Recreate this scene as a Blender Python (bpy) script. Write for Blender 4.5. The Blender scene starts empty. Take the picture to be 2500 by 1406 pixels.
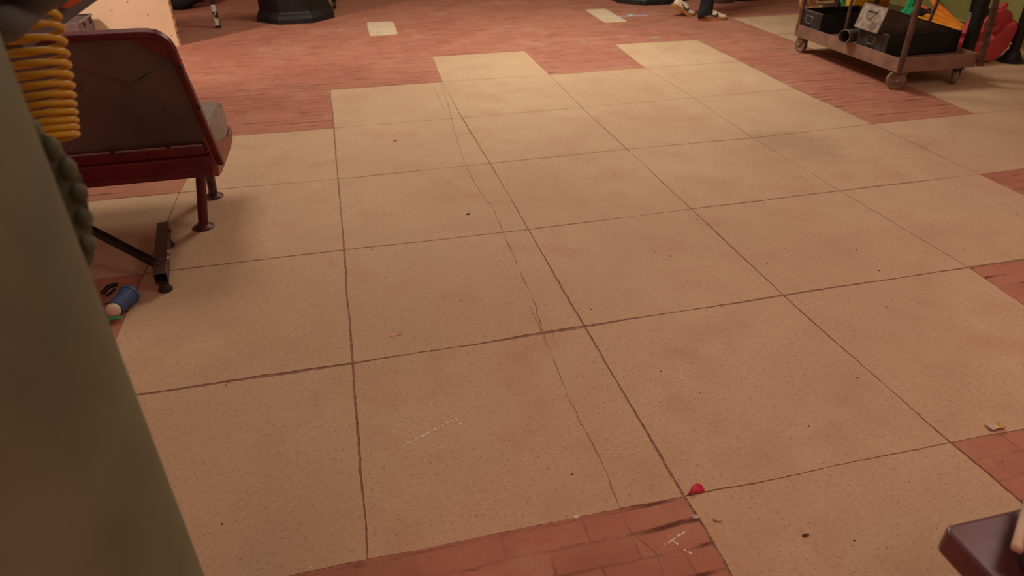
import bpy, bmesh, math, random
from mathutils import Vector, Matrix, noise

sc = bpy.context.scene
col = sc.collection
PI = math.pi
# ------------------------------------------------------------------ camera
F_PX = 1706.3
CAM = Vector((0.0993, -2.1515, 1.5854))
YAW, PITCH, ROLL = -0.2328, 1.018, -0.0106
RM = Matrix.Rotation(YAW, 3, 'Z') @ Matrix.Rotation(PITCH, 3, 'X') @ Matrix.Rotation(ROLL, 3, 'Z')
cd = bpy.data.cameras.new('camera')
cd.sensor_width = 36.0
cd.lens = 36.0 * F_PX / 2500.0
cd.clip_start = 0.05
cd.dof.use_dof = True
cd.dof.focus_distance = 2.2
cd.dof.aperture_fstop = 4.0
cam = bpy.data.objects.new('camera', cd)
cam.matrix_world = Matrix.Translation(CAM) @ RM.to_4x4()
col.objects.link(cam)
sc.camera = cam
# ------------------------------------------------------------------ world, lamps, exposure
w = bpy.data.worlds.new('world'); sc.world = w; w.use_nodes = True
w.node_tree.nodes['Background'].inputs[0].default_value = (1.0, 0.55, 0.44, 1)
w.node_tree.nodes['Background'].inputs[1].default_value = 0.15
def area(name, loc, size, power, color, aim=None, sizey=None):
    l = bpy.data.lights.new(name, 'AREA'); l.energy = power; l.color = color
    l.shape = 'RECTANGLE'; l.size = size; l.size_y = sizey or size
    o = bpy.data.objects.new(name, l); o.location = loc
    if aim: o.rotation_euler = (Vector(aim) - Vector(loc)).to_track_quat('-Z', 'Y').to_euler()
    col.objects.link(o)
    return o
area('ceiling_lamp_main', (2.2, 4.3, 3.3), 1.2, 104, (1.0, 0.94, 0.78), sizey=1.3)
area('ceiling_lamp_left', (-0.9, 2.2, 3.5), 1.0, 29, (1.0, 0.84, 0.68), sizey=1.0)
sl = bpy.data.lights.new('track_spot', 'SPOT'); sl.energy = 520; sl.color = (1.0, 0.80, 0.64); sl.spot_size = math.radians(62); sl.spot_blend = .8; sl.shadow_soft_size = .28
so = bpy.data.objects.new('track_spot', sl); so.location = (-3.9, 3.3, 3.2); so.rotation_euler = (Vector((-.9, 6.1, .2)) - Vector(so.location)).to_track_quat('-Z', 'Y').to_euler(); col.objects.link(so)
area('fill_light_near', (3.4, -1.4, 3.4), 1.6, 43, (1.0, 0.71, 0.60))  # added fill that brightens the near floor, no known fixture
area('fill_light_red', (-.6, -3.6, 3.3), 1.4, 30, (1.0, 0.42, 0.30))  # added red fill tinting the near left floor, no known fixture
sc.view_settings.view_transform = 'Standard'
sc.view_settings.look = 'None'
sc.view_settings.exposure = 0.06
sc.view_settings.gamma = 1.0
sc.view_settings.use_curve_mapping = False

# ------------------------------------------------------------------ surveying helpers: photo coordinate -> point of the room
def ray(px, py): return RM @ Vector(((px - 1250) / F_PX, -(py - 703) / F_PX, -1))
def G(px, py, z=0.0):
    d = ray(px, py); return CAM + d * ((z - CAM.z) / d.z)
def AY(px, py, y):
    d = ray(px, py); return CAM + d * ((y - CAM.y) / d.y)
def AX(px, py, x):
    d = ray(px, py); return CAM + d * ((x - CAM.x) / d.x)
def AD(px, py, t): return CAM + ray(px, py).normalized() * t

# ------------------------------------------------------------------ materials
def nodes_of(m):
    m.use_nodes = True
    return m.node_tree, m.node_tree.nodes['Principled BSDF']
def mat(name, c, rough=0.55, metal=0.0, var=0.18, scale=14.0, bump=0.08, c2=None, spec=0.4, bscale=None):
    m = bpy.data.materials.new(name); nt, b = nodes_of(m)
    tc = nt.nodes.new('ShaderNodeTexCoord')
    n = nt.nodes.new('ShaderNodeTexNoise'); n.inputs['Scale'].default_value = scale; n.inputs['Detail'].default_value = 5
    nt.links.new(tc.outputs['Object'], n.inputs['Vector'])
    r = nt.nodes.new('ShaderNodeValToRGB')
    c2 = c2 or tuple(x * (1 - var * 1.6) for x in c)
    r.color_ramp.elements[0].position = 0.32; r.color_ramp.elements[0].color = (*c2, 1)
    r.color_ramp.elements[1].position = 0.68; r.color_ramp.elements[1].color = (*[min(1, x * (1 + var * .5)) for x in c], 1)
    nt.links.new(n.outputs['Fac'], r.inputs['Fac'])
    nt.links.new(r.outputs['Color'], b.inputs['Base Color'])
    b.inputs['Roughness'].default_value = rough; b.inputs['Metallic'].default_value = metal
    b.inputs['Specular IOR Level'].default_value = spec
    if bump:
        n2 = nt.nodes.new('ShaderNodeTexNoise'); n2.inputs['Scale'].default_value = bscale or scale * 6; n2.inputs['Detail'].default_value = 4
        nt.links.new(tc.outputs['Object'], n2.inputs['Vector'])
        bp = nt.nodes.new('ShaderNodeBump'); bp.inputs['Strength'].default_value = bump; bp.inputs['Distance'].default_value = 0.01
        nt.links.new(n2.outputs['Fac'], bp.inputs['Height']); nt.links.new(bp.outputs['Normal'], b.inputs['Normal'])
    return m

def N(nt, t, **kw):
    n = nt.nodes.new(t)
    for k, v in kw.items():
        if k.startswith('_'): setattr(n, k[1:], v)
        else: n.inputs[k.replace('__', ' ')].default_value = v
    return n
def mix(nt, fac, a, b, mode='MIX'):
    n = nt.nodes.new('ShaderNodeMixRGB'); n.blend_type = mode
    for i, v in ((0, fac), (1, a), (2, b)):
        if hasattr(v, 'links') or hasattr(v, 'is_output'): nt.links.new(v, n.inputs[i])
        elif isinstance(v, tuple): n.inputs[i].default_value = (*v, 1)
        else: n.inputs[i].default_value = v
    return n.outputs[0]
def ramp(nt, src, p0, p1, a=0.0, b=1.0):
    n = nt.nodes.new('ShaderNodeMapRange'); n.clamp = True
    n.inputs[1].default_value = p0; n.inputs[2].default_value = p1; n.inputs[3].default_value = a; n.inputs[4].default_value = b
    nt.links.new(src, n.inputs[0]); return n.outputs[0]

def concrete_material():
    m = bpy.data.materials.new('worn_concrete'); nt, b = nodes_of(m)
    tc = nt.nodes.new('ShaderNodeTexCoord'); V = tc.outputs['Object']
    def nz(scale, detail=4, rough=.55):
        n = N(nt, 'ShaderNodeTexNoise', Scale=scale, Detail=detail, Roughness=rough); nt.links.new(V, n.inputs['Vector']); return n.outputs['Fac']
    base = mix(nt, ramp(nt, nz(1.1, 5), .35, .65), (.61, .395, .24), (.69, .475, .295))
    base = mix(nt, ramp(nt, nz(4.5, 6, .65), .42, .72, 0, .32), base, (.50, .305, .18))
    base = mix(nt, ramp(nt, nz(70, 6, .8), .46, .66, 0, .45), base, (.36, .22, .135))
    base = mix(nt, ramp(nt, nz(140, 4, .7), .52, .70, 0, .42), base, (.74, .54, .36))
    # aggregate: dark pits and pale grains
    v1 = N(nt, 'ShaderNodeTexVoronoi', Scale=85, Randomness=1.0); nt.links.new(V, v1.inputs['Vector'])
    g1 = ramp(nt, v1.outputs['Distance'], .10, .22, 1, 0)
    sel = nt.nodes.new('ShaderNodeSeparateColor'); nt.links.new(v1.outputs['Color'], sel.inputs[0])
    k1 = ramp(nt, sel.outputs[0],   .52, .58, 0, .7)
    mm = N(nt, 'ShaderNodeMath', _operation='MULTIPLY'); nt.links.new(g1, mm.inputs[0]); nt.links.new(k1, mm.inputs[1])
    base = mix(nt, mm.outputs[0], base, (.17, .09, .055))
    v2 = N(nt, 'ShaderNodeTexVoronoi', Scale=48, Randomness=1.0); nt.links.new(V, v2.inputs['Vector'])
    s2 = nt.nodes.new('ShaderNodeSeparateColor'); nt.links.new(v2.outputs['Color'], s2.inputs[0])
    mp = N(nt, 'ShaderNodeMath', _operation='MULTIPLY')
    nt.links.new(ramp(nt, v2.outputs['Distance'], .07, .13, 1, 0), mp.inputs[0]); nt.links.new(ramp(nt, s2.outputs[1], .80, .84, 0, .75), mp.inputs[1])
    base = mix(nt, mp.outputs[0], base, (.92, .74, .52))
    # reddish brick dust trodden over the slabs
    base = mix(nt, ramp(nt, nz(2.3, 5, .6), .5, .78, 0, .5), base, (.52, .25, .155))
    # old irregular damp stain on one slab
    dn = N(nt, 'ShaderNodeVectorMath', _operation='DISTANCE'); dn.inputs[1].default_value = (2.858, 1.618, 0)
    mp_ = nt.nodes.new('ShaderNodeMapping'); mp_.inputs['Scale'].default_value = (1, 1, 1); nt.links.new(V, mp_.inputs['Vector']); nt.links.new(mp_.outputs[0], dn.inputs[0])
    ds = N(nt, 'ShaderNodeMath', _operation='MULTIPLY_ADD'); nt.links.new(nz(4.2, 5, .6), ds.inputs[0]); ds.inputs[1].default_value = .55; nt.links.new(dn.outputs['Value'], ds.inputs[2])
    base = mix(nt, ramp(nt, ds.outputs[0], .44, .60, .42, 0), base, (.38, .235, .14))
    nt.links.new(base, b.inputs['Base Color'])
    b.inputs['Roughness'].default_value = .85; b.inputs['Specular IOR Level'].default_value = .2
    bp = N(nt, 'ShaderNodeBump', Strength=.35, Distance=.004)
    nt.links.new(nz(90, 6, .7), bp.inputs['Height']); nt.links.new(bp.outputs['Normal'], b.inputs['Normal'])
    return m

def brick_material():
    m = bpy.data.materials.new('painted_brick_paving'); nt, b = nodes_of(m)
    tc = nt.nodes.new('ShaderNodeTexCoord'); V = tc.outputs['Object']
    def nz(scale, detail=4, rough=.55, v=V):
        n = N(nt, 'ShaderNodeTexNoise', Scale=scale, Detail=detail, Roughness=rough); nt.links.new(v, n.inputs['Vector']); return n
    d = nz(5, 3)
    off = mix(nt, 1.0, d.outputs['Color'], (.5, .5, .5), 'SUBTRACT')
    sc_ = N(nt, 'ShaderNodeVectorMath', _operation='SCALE'); sc_.inputs['Scale'].default_value = .035; nt.links.new(off, sc_.inputs[0])
    ad = N(nt, 'ShaderNodeVectorMath', _operation='ADD'); nt.links.new(V, ad.inputs[0]); nt.links.new(sc_.outputs[0], ad.inputs[1])
    br = N(nt, 'ShaderNodeTexBrick', Scale=1.0)
    br.inputs['Brick Width'].default_value = .235; br.inputs['Row Height'].default_value = .082
    br.inputs['Mortar Size'].default_value = .0042; br.inputs['Mortar Smooth'].default_value = .5
    br.inputs['Color1'].default_value = (.50, .195, .125, 1); br.inputs['Color2'].default_value = (.42, .160, .105, 1)
    br.inputs['Mortar'].default_value = (.44, .165, .105, 1); br.inputs['Bias'].default_value = 0
    nt.links.new(ad.outputs[0], br.inputs['Vector'])
    base = mix(nt, ramp(nt, nz(1.3, 5).outputs['Fac'], .4, .7, 0, .7), br.outputs['Color'], (.54, .25, .155))
    base = mix(nt, ramp(nt, nz(6, 5, .65).outputs['Fac'], .5, .78, 0, .6), base, (.35, .125, .085))
    base = mix(nt, ramp(nt, nz(2.6, 6, .7).outputs['Fac'], .56, .74, 0, .45), base, (.58, .38, .24))
    # grime in the joints, broken where the paint has filled them
    sx = nt.nodes.new('ShaderNodeSeparateXYZ'); nt.links.new(ad.outputs[0], sx.inputs[0])
    dv_ = N(nt, 'ShaderNodeMath', _operation='DIVIDE'); nt.links.new(sx.outputs[1], dv_.inputs[0]); dv_.inputs[1].default_value = .082
    fr_ = N(nt, 'ShaderNodeMath', _operation='FRACT'); nt.links.new(dv_.outputs[0], fr_.inputs[0])
    ab_ = N(nt, 'ShaderNodeMath', _operation='PINGPONG'); nt.links.new(dv_.outputs[0], ab_.inputs[0]); ab_.inputs[1].default_value = .5
    row = ramp(nt, ab_.outputs[0], .05, .12, 1, 0)
    mpn = nt.nodes.new('ShaderNodeMapping'); mpn.inputs['Scale'].default_value = (3.2, 11, 1); nt.links.new(V, mpn.inputs['Vector'])
    gate = ramp(nt, nz(1.0, 5, .65, mpn.outputs[0]).outputs['Fac'], .50, .62, .05, .95)
    rw = N(nt, 'ShaderNodeMath', _operation='MULTIPLY'); nt.links.new(row, rw.inputs[0]); nt.links.new(gate, rw.inputs[1])
    up_ = N(nt, 'ShaderNodeMath', _operation='MULTIPLY'); nt.links.new(br.outputs['Fac'], up_.inputs[0]); nt.links.new(ramp(nt, nz(2.4, 5, .7).outputs['Fac'], .50, .66, .04, .45), up_.inputs[1])
    k = N(nt, 'ShaderNodeMath', _operation='MAXIMUM'); nt.links.new(rw.outputs[0], k.inputs[0]); nt.links.new(up_.outputs[0], k.inputs[1])
    base = mix(nt, k.outputs[0], base, (.13, .045, .03))
    base = mix(nt, ramp(nt, nz(60, 4).outputs['Fac'], .5, .8, 0, .35), base, (.36, .15, .10))
    nt.links.new(base, b.inputs['Base Color'])
    b.inputs['Roughness'].default_value = .75; b.inputs['Specular IOR Level'].default_value = .25
    h = N(nt, 'ShaderNodeMath', _operation='SUBTRACT'); nt.links.new(nz(9, 5).outputs['Fac'], h.inputs[0]); nt.links.new(k.outputs[0], h.inputs[1])
    bp = N(nt, 'ShaderNodeBump', Strength=.6, Distance=.006)
    nt.links.new(h.outputs[0], bp.inputs['Height']); nt.links.new(bp.outputs['Normal'], b.inputs['Normal'])
    return m

M = {}
M['concrete'] = concrete_material()
M['brick'] = brick_material()
M['dirt'] = mat('joint_dirt', (.36, .205, .13), .95, var=.26, scale=60)
M['chalk'] = mat('chalk', (.92, .74, .60), .95, var=.05, bump=0)
M['pale_plate'] = mat('pale_floor_plate', (.78, .60, .40), .6, var=.08, scale=6)
M['column'] = mat('olive_column_paint', (.225, .225, .125), .62, var=.22, scale=3.5, bump=.05)
M['rivet'] = mat('grey_green_paint', (.16, .17, .095), .55, var=.3, scale=18, bump=.1)
M['red'] = mat('dark_red_paint', (.145, .016, .018), .42, var=.25, scale=9, bump=.05)
M['redlight'] = mat('worn_red_edge', (.33, .085, .058), .5, var=.3, scale=20)
M['panel'] = mat('smoked_plastic', (.15, .094, .072), .5, var=.3, scale=2.2, bump=.02)
M['tear'] = mat('torn_edge', (.26, .10, .07), .7, var=.3, scale=40)
M['greentape'] = mat('green_tape', (.09, .13, .05), .6)
M['cushion'] = mat('grey_vinyl', (.27, .20, .165), .5, var=.12, scale=8, bump=.05)
M['blackwood'] = mat('black_edge', (.02, .012, .01), .5)
M['brownmetal'] = mat('brown_tube_steel', (.12, .055, .042), .45, metal=.3, var=.3, scale=20)
M['black'] = mat('black_paint', (.016, .014, .014), .42, var=.3, scale=9, bump=.04)
M['blacksoft'] = mat('black_metal_box', (.013, .013, .014), .5, var=.35, scale=6, bump=.05)
M['boxedge'] = mat('worn_box_edge', (.20, .17, .15), .5, var=.4, scale=60)
M['boxfront'] = mat('dark_grey_box_front', (.045, .036, .036), .5, var=.35, scale=14)
M['metalfront'] = mat('scuffed_bare_metal', (.48, .39, .31), .5, metal=.35, var=.35, scale=22, bump=.1)
M['boxbrown'] = mat('brown_black_box', (.085, .060, .048), .55, var=.25, scale=8)
M['cart'] = mat('rusty_cart_steel', (.33, .19, .13), .6, metal=.1, var=.2, scale=7, bump=.08)
M['cartdark'] = mat('cart_post_steel', (.16, .08, .06), .55, metal=.2, var=.3, scale=18)
M['wheel'] = mat('worn_caster_tyre', (.27, .185, .12), .7, var=.3, scale=30)
M['fork'] = mat('caster_fork_steel', (.27, .19, .12), .55, metal=.3, var=.35, scale=30)
M['forkdark'] = mat('dark_caster_steel', (.05, .035, .03), .5, metal=.3)
M['chrome'] = mat('bright_bolt', (.75, .68, .6), .25, metal=.9, var=.05)
M['pipe'] = mat('grey_pipe', (.15, .115, .095), .5, metal=.4)
M['yellowhose'] = mat('yellow_plastic', (.78, .45, .03), .38, var=.12, scale=10, bump=.02)
M['orangehose'] = mat('orange_yellow_hose', (.92, .42, .03), .42, var=.2, scale=6, c2=(.85, .20, .02), bump=.02)
M['yellowbox'] = mat('yellow_box_paint', (.62, .32, .02), .5, var=.2, scale=7)
M['brownbox'] = mat('amber_box_panel', (.30, .10, .02), .5, var=.2, scale=7)
M['greenhose'] = mat('green_hose', (.05, .55, .24), .35, var=.3, scale=12, bump=.02)
M['redcan'] = mat('red_fuel_can_plastic', (.60, .07, .075), .5, var=.12, scale=8, bump=.04)
M['wallgreen'] = mat('olive_wall_paint', (.30, .29, .085), .6, var=.12, scale=1.5, bump=.04)
M['wallbase'] = mat('olive_baseboard_paint', (.16, .14, .035), .6, var=.12, scale=3)
M['wallline'] = mat('pale_edge_line', (.50, .40, .22), .6)
M['ply'] = mat('pale_plywood', (.82, .60, .40), .6, var=.07, scale=2.5, bump=.03)
M['plyedge'] = mat('plywood_edge', (.52, .30, .13), .8, var=.5, scale=30, bump=.3)
M['hole'] = mat('screw_hole', (.22, .12, .08), .8)
M['crate'] = mat('grey_plastic_crate', (.19, .125, .115), .5, var=.12, scale=6)
M['cratedark'] = mat('dark_crate_rim', (.045, .022, .024), .5)
M['darkcloth'] = mat('dark_grey_cloth', (.15, .155, .145), .9, var=.3, scale=7, bump=.3, c2=(.08, .078, .070))
M['navycloth'] = mat('navy_cloth', (.022, .026, .034), .9, var=.3, scale=10, bump=.3)
M['armgrey'] = mat('grey_brown_arm', (.14, .10, .085), .55, var=.15)
M['orange'] = mat('orange_plastic', (.85, .16, .05), .5)
M['white'] = mat('white_label', (.78, .72, .64), .6, var=.08)
M['cream'] = mat('cream_plastic', (.72, .56, .40), .5, var=.08)
M['tan'] = mat('beige_hose', (.62, .37, .17), .5, var=.2, scale=9)
M['blue'] = mat('blue_connector', (.055, .105, .25), .5, var=.15)
M['greenbit'] = mat('green_cable', (.06, .42, .20), .5)
M['denim'] = mat('black_denim', (.022, .019, .020), .9, var=.35, scale=25, bump=.3)
M['shoe'] = mat('cream_shoe_leather', (.82, .66, .48), .55, var=.08, scale=12)
M['gum'] = mat('gum_sole', (.50, .20, .06), .55, var=.15)
M['swoosh'] = mat('black_shoe_mark', (.035, .02, .02), .5)
M['skin'] = mat('skin', (.55, .32, .22), .5, var=.05)
M['jacket'] = mat('dark_jacket', (.05, .045, .045), .85, var=.2)
M['hair'] = mat('dark_hair', (.03, .02, .015), .7)
M['tabletop'] = mat('maroon_gloss_paint', (.135, .030, .034), .34, var=.25, scale=7, bump=.03, spec=.9)
for l_ in [M['tabletop'].node_tree.nodes['Principled BSDF']]:
    l_.inputs['Coat Weight'].default_value = .8; l_.inputs['Coat Roughness'].default_value = .38
M['tapegreen'] = mat('bright_green_tape', (.25, .95, .22), .5)
M['tapeblue'] = mat('pale_blue_tape', (.62, .66, .78), .5)
M['petal'] = mat('crimson_petal', (.72, .02, .07), .5, var=.15, scale=40)
M['rubble'] = mat('pale_grit', (.72, .55, .40), .9, var=.3, scale=60)
M['darkgrit'] = mat('dark_grit', (.12, .06, .04), .9, var=.3, scale=60)

# ------------------------------------------------------------------ mesh building
class MB:
    def __init__(s): s.v = []; s.f = []; s.m = []
    def add(s, vs, fs, mi=0):
        n = len(s.v); s.v += [Vector(v) for v in vs]; s.f += [tuple(i + n for i in f) for f in fs]; s.m += [mi] * len(fs); return s
    def box(s, c, d, R=None, mi=0, taper=1.0):
        c = Vector(c); vs = []
        for z in (-1, 1):
            t = taper if z > 0 else 1
            for x, y in ((-1, -1), (1, -1), (1, 1), (-1, 1)):
                p = Vector((x * d[0] / 2 * t, y * d[1] / 2 * t, z * d[2] / 2)); vs.append(c + (R @ p if R else p))
        return s.add(vs, [(3, 2, 1, 0), (4, 5, 6, 7), (0, 1, 5, 4), (1, 2, 6, 5), (2, 3, 7, 6), (3, 0, 4, 7)], mi)
    def loft(s, rings, cap=True, mi=0, closed=False):
        n = len(rings[0]); vs = [p for r in rings for p in r]; fs = []
        R = len(rings)
        for i in range(R if closed else R - 1):
            a, b = i * n, ((i + 1) % R) * n
            for k in range(n):
                k2 = (k + 1) % n; fs.append((a + k, a + k2, b + k2, b + k))
        if cap and not closed:
            fs.append(tuple(range(n - 1, -1, -1))); fs.append(tuple((R - 1) * n + k for k in range(n)))
        return s.add(vs, fs, mi)
    def tube(s, pts, r, seg=12, cap=True, mi=0, closed=False, square=False):
        pts = [Vector(p) for p in pts]; rings = []; n = len(pts)
        if square: seg = 4
        up = None
        for i, p in enumerate(pts):
            a = pts[(i - 1) % n] if (closed or i > 0) else p; b = pts[(i + 1) % n] if (closed or i < n - 1) else p
            t = (b - a).normalized()
            if up is None:
                up = Vector((0, 0, 1)) if abs(t.z) < .9 else Vector((0, 1, 0))
            up = (up - t * up.dot(t)).normalized(); sd = t.cross(up).normalized()
            rr = r[i] if isinstance(r, (list, tuple)) else r
            if square:
                rings.append([p + sd * rr * x + up * rr * y for x, y in ((1, 1), (-1, 1), (-1, -1), (1, -1))])
            else:
                rings.append([p + (sd * math.cos(k * 2 * PI / seg) + up * math.sin(k * 2 * PI / seg)) * rr for k in range(seg)])
        return s.loft(rings, cap, mi, closed)
    def cyl(s, a, b, r, seg=24, mi=0, r2=None):
        return s.tube([a, b], [r, r2 if r2 is not None else r], seg, True, mi)
    def prism(s, loop, vec, mi=0):
        vec = Vector(vec); a = [Vector(p) for p in loop]; return s.loft([a, [p + vec for p in a]], True, mi)
    def lathe(s, c, prof, seg=32, mi=0, rot0=0.0):
        c = Vector(c)
        return s.loft([[c + Vector((r * math.cos(k * 2 * PI / seg + rot0), r * math.sin(k * 2 * PI / seg + rot0), z)) for k in range(seg)] for r, z in prof], True, mi)
    def sphere(s, c, r, seg=16, mi=0, sx=1, sy=1, sz=1):
        c = Vector(c); rings = []
        for j in range(1, seg // 2):
            th = PI * j / (seg // 2)
            rings.append([c + Vector((r * sx * math.sin(th) * math.cos(k * 2 * PI / seg), r * sy * math.sin(th) * math.sin(k * 2 * PI / seg), -r * sz * math.cos(th))) for k in range(seg)])
        return s.loft(rings, True, mi)

def obj(name, mb, ms, parent=None, at=None, bevel=0.0, smooth=True, sub=0, seg=2, weld=False):
    """one mesh object; vertices are given in room coordinates, at = the thing's base"""
    at = Vector(at) if at is not None else (parent.get('_b') and Vector(parent['_b']) or Vector((0, 0, 0))) if parent else Vector((0, 0, 0))
    me = bpy.data.meshes.new(name)
    me.from_pydata([v - at for v in mb.v], [], mb.f)
    if not isinstance(ms, (list, tuple)): ms = [ms]
    for m in ms: me.materials.append(m)
    for p, mi in zip(me.polygons, mb.m): p.material_index = mi
    bm = bmesh.new(); bm.from_mesh(me)
    if weld: bmesh.ops.remove_doubles(bm, verts=bm.verts, dist=1e-5)
    bmesh.ops.recalc_face_normals(bm, faces=bm.faces); bm.to_mesh(me); bm.free()
    o = bpy.data.objects.new(name, me); col.objects.link(o)
    if parent:
        o.parent = parent; o['_b'] = list(at)
    else: o.location = at; o['_b'] = list(at)
    if bevel:
        md = o.modifiers.new('bevel', 'BEVEL'); md.width = bevel; md.segments = seg; md.limit_method = 'ANGLE'; md.angle_limit = math.radians(35)
    if sub:
        md = o.modifiers.new('subdivision', 'SUBSURF'); md.levels = sub; md.render_levels = sub
    if smooth:
        me.polygons.foreach_set('use_smooth', [True] * len(me.polygons))
        if not sub:
            sa = None
            try:
                me.set_sharp_from_angle(angle=math.radians(38))
            except Exception: pass
    return o
def thing(name, loc, label, cat, group=None):
    o = bpy.data.objects.new(name, None); o.location = loc; o.empty_display_size = .1; col.objects.link(o)
    o['_b'] = list(loc); tag(o, label, cat, group); return o
def tag(o, label, cat, group=None, kind=None):
    o['label'] = label; o['category'] = cat
    if group: o['group'] = group
    if kind: o['kind'] = kind
    return o
def struct(o): o['kind'] = 'structure'; return o

# ------------------------------------------------------------------ floor: concrete slabs and painted brick paving
S = 0.9
random.seed(7)
meas = {(0,0):(861,887),(1,0):(1427,797),(2,0):(1913,721),(3,0):(2365,653),
(0,1):(840,610),(1,1):(1290,560),(2,1):(1688,510),(3,1):(2050,466),(4,1):(2390,425),
(0,2):(825,437),(1,2):(1197,399),(2,2):(1530,364),(3,2):(1838,337),(4,2):(2130,303),
(0,3):(815,313),(1,3):(1128,287),(2,3):(1420,262),(4,3):(1940,217),
(0,4):(806,219),(1,4):(1080,200),(2,4):(1342,183),(3,4):(1575,166),
(1,5):(1055,138),(2,5):(1280,124),(3,5):(1500,108),(4,5):(1700,97),
(0,-1):(897,1365),(1,-1):(1670,1212),(2,-1):(2320,1080),
(-1,0):(215,982),(-1,1):(352,668),(-1,2):(438,470),(-1,3):(505,337),
(3,-1):(2860,985),(5,2):(2380,277),(1,-2):(1905,1600),(2,-2):(2780,1470)}
def lat(i, j):
    if (i, j) in meas:
        p = G(*meas[(i, j)]); return Vector((p.x, p.y, 0))
    return Vector((i * S, j * S, 0))
CONC = {(-1,-1),(0,-1),(1,-1),(2,-1),(1,-2),(-1,0),(0,0),(1,0),(2,0),(3,0),(-1,1),(0,1),(1,1),(2,1),(3,1),(4,1),(5,1),(6,1),(-2,1),(-3,1),
        (-1,2),(0,2),(1,2),(2,2),(3,2),(5,2),(6,2),(0,3),(1,3),(2,3),(3,3),(5,3),(6,3),(1,4),(3,4),(5,4),(6,4),(5,5),(6,5),(-2,-1),(5,0),(6,0),(4,-1),(4,-2),(-1,-3),(0,-3),(2,-3)}
I0, I1, J0, J1 = -7, 12, -5, 14
WID = {}
def hw(kind, i, j):
    """half width of a joint in metres; kind h = along x at row j, v = along y at column i"""
    if kind == 'h':
        a, b = (i, j) in CONC, (i, j - 1) in CONC
        if not a and not b: return 0.0
        if (a != b) and j not in (4, 5, 0, 2): return .0016
        return {0: .0072, -1: .0026, 1: .0048, 2: .0036, 3: .0030, 4: .0080 if i in (0,) else .0034, 5: .0075}.get(j, .003)
    a, b = (i, j) in CONC, (i - 1, j) in CONC
    if not a and not b: return 0.0
    if a != b and not (i == 0 and j == 3) and not (i == 2 and j == -2) and not (i == 1 and j == -2): return .0016
    return {0: .0052, 1: .0040, 2: .0036, 3: .0024, 4: .0035}.get(i, .003) * (1.2 if j < 0 and i == 2 else 1)
def edge(kind, i, j):
    key = (kind, i, j)
    if key in WID: return WID[key]
    a = lat(i, j); b = lat(i + 1, j) if kind == 'h' else lat(i, j + 1)
    h = hw(kind, i, j); n = 130 if h > 0 else 1
    t = (b - a).normalized(); nrm = Vector((-t.y, t.x, 0))
    cl = []; ww = []
    for k in range(n + 1):
        f = k / n; p = a.lerp(b, f)
        env = min(1, 6 * f, 6 * (1 - f))
        if h > 0:
            wob = noise.noise(Vector((p.x * 3.1, p.y * 3.1, i * 1.7 + j))) * .006 + noise.noise(Vector((p.x * 17, p.y * 17, 4))) * .0022 + noise.noise(Vector((p.x * 55, p.y * 55, 7))) * .0009
            p = p + nrm * wob * env
            g = .80 + .75 * noise.noise(Vector((p.x * 1.9, p.y * 1.9, 9.1))) + .30 * noise.noise(Vector((p.x * 40, p.y * 40, 2)))
            ww.append(max(.0004, h * max(.16, g)))
        else: ww.append(0)
        cl.append(p)
    # a measured joint bends a little between its crossings
    WID[key] = (cl, ww, nrm); return WID[key]
fl = MB()
def side(kind, i, j, sgn):
    cl, ww, nrm = edge(kind, i, j)
    out = []
    for k, (p, wd) in enumerate(zip(cl, ww)):
        jit = .0012 * noise.noise(Vector((p.x * 61, p.y * 61, 3 * sgn))) if wd > 0 else 0
        out.append(p + nrm * sgn * (wd + jit))
    return out
def isect(p1, p2, p3, p4):
    d1 = p2 - p1; d2 = p4 - p3; den = d1.x * d2.y - d1.y * d2.x
    if abs(den) < 1e-9: return p2.copy()
    t = ((p3.x - p1.x) * d2.y - (p3.y - p1.y) * d2.x) / den
    return p1 + d1 * t
for i in range(I0, I1):
    for j in range(J0, J1):
        bot = side('h', i, j, 1); top = side('h', i, j + 1, -1)
        lef = side('v', i, j, -1); rig = side('v', i + 1, j, 1)   # nrm of a v edge points to -x
        # loop: bottom left->right, right up, top right->left, left down
        segs = [bot, rig, top[::-1], lef[::-1]]
        loop = []
        for q in range(4):
            s1 = segs[q]; s2 = segs[(q + 1) % 4]
            c = isect(s1[-2], s1[-1], s2[0], s2[1])
            loop += s1[1:-1]; loop.append(c)
        mi = 0 if (i, j) in CONC else 1
        n = len(loop)
        fl.add(loop, [tuple(range(n))], mi)
        if n > 12:
            low = [p + Vector((0, 0, -.0045)) for p in loop]
            fl.add(loop + low, [(k, (k + 1) % n, n + (k + 1) % n, n + k) for k in range(n)], mi)
fl.add([(I0 * S, J0 * S, -.0022), (I1 * S, J0 * S, -.0022), (I1 * S, J1 * S, -.0022), (I0 * S, J1 * S, -.0022)], [(0, 1, 2, 3)], 2)
# hairline cracks
def crack(px, w0, mi=2):
    pts = [G(*p) for p in px]; cl = []
    for a, b in zip(pts[:-1], pts[1:]):
        n = max(2, int((b - a).length / .012))
        for k in range(n): cl.append(a.lerp(b, k / n))
    cl.append(pts[-1]); vs = []; L = len(cl)
    for k, p in enumerate(cl):
        t = (cl[min(k + 1, L - 1)] - cl[max(k - 1, 0)]).normalized(); nr = Vector((-t.y, t.x, 0))
        p = p + nr * (.006 * noise.noise(Vector((p.x * 14, p.y * 14, 1))) + .0025 * noise.noise(Vector((p.x * 70, p.y * 70, 1))))
        wd = w0 * max(.12, .75 + 1.2 * noise.noise(Vector((p.x * 9, p.y * 9, 5)))) * min(1, k / 6 + .1, (L - k) / 6 + .1)
        vs += [Vector((p.x, p.y, .0006)) + nr * wd, Vector((p.x, p.y, .0006)) - nr * wd]
    fl.add(vs, [(2 * k, 2 * k + 1, 2 * k + 3, 2 * k + 2) for k in range(L - 1)], mi)
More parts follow.
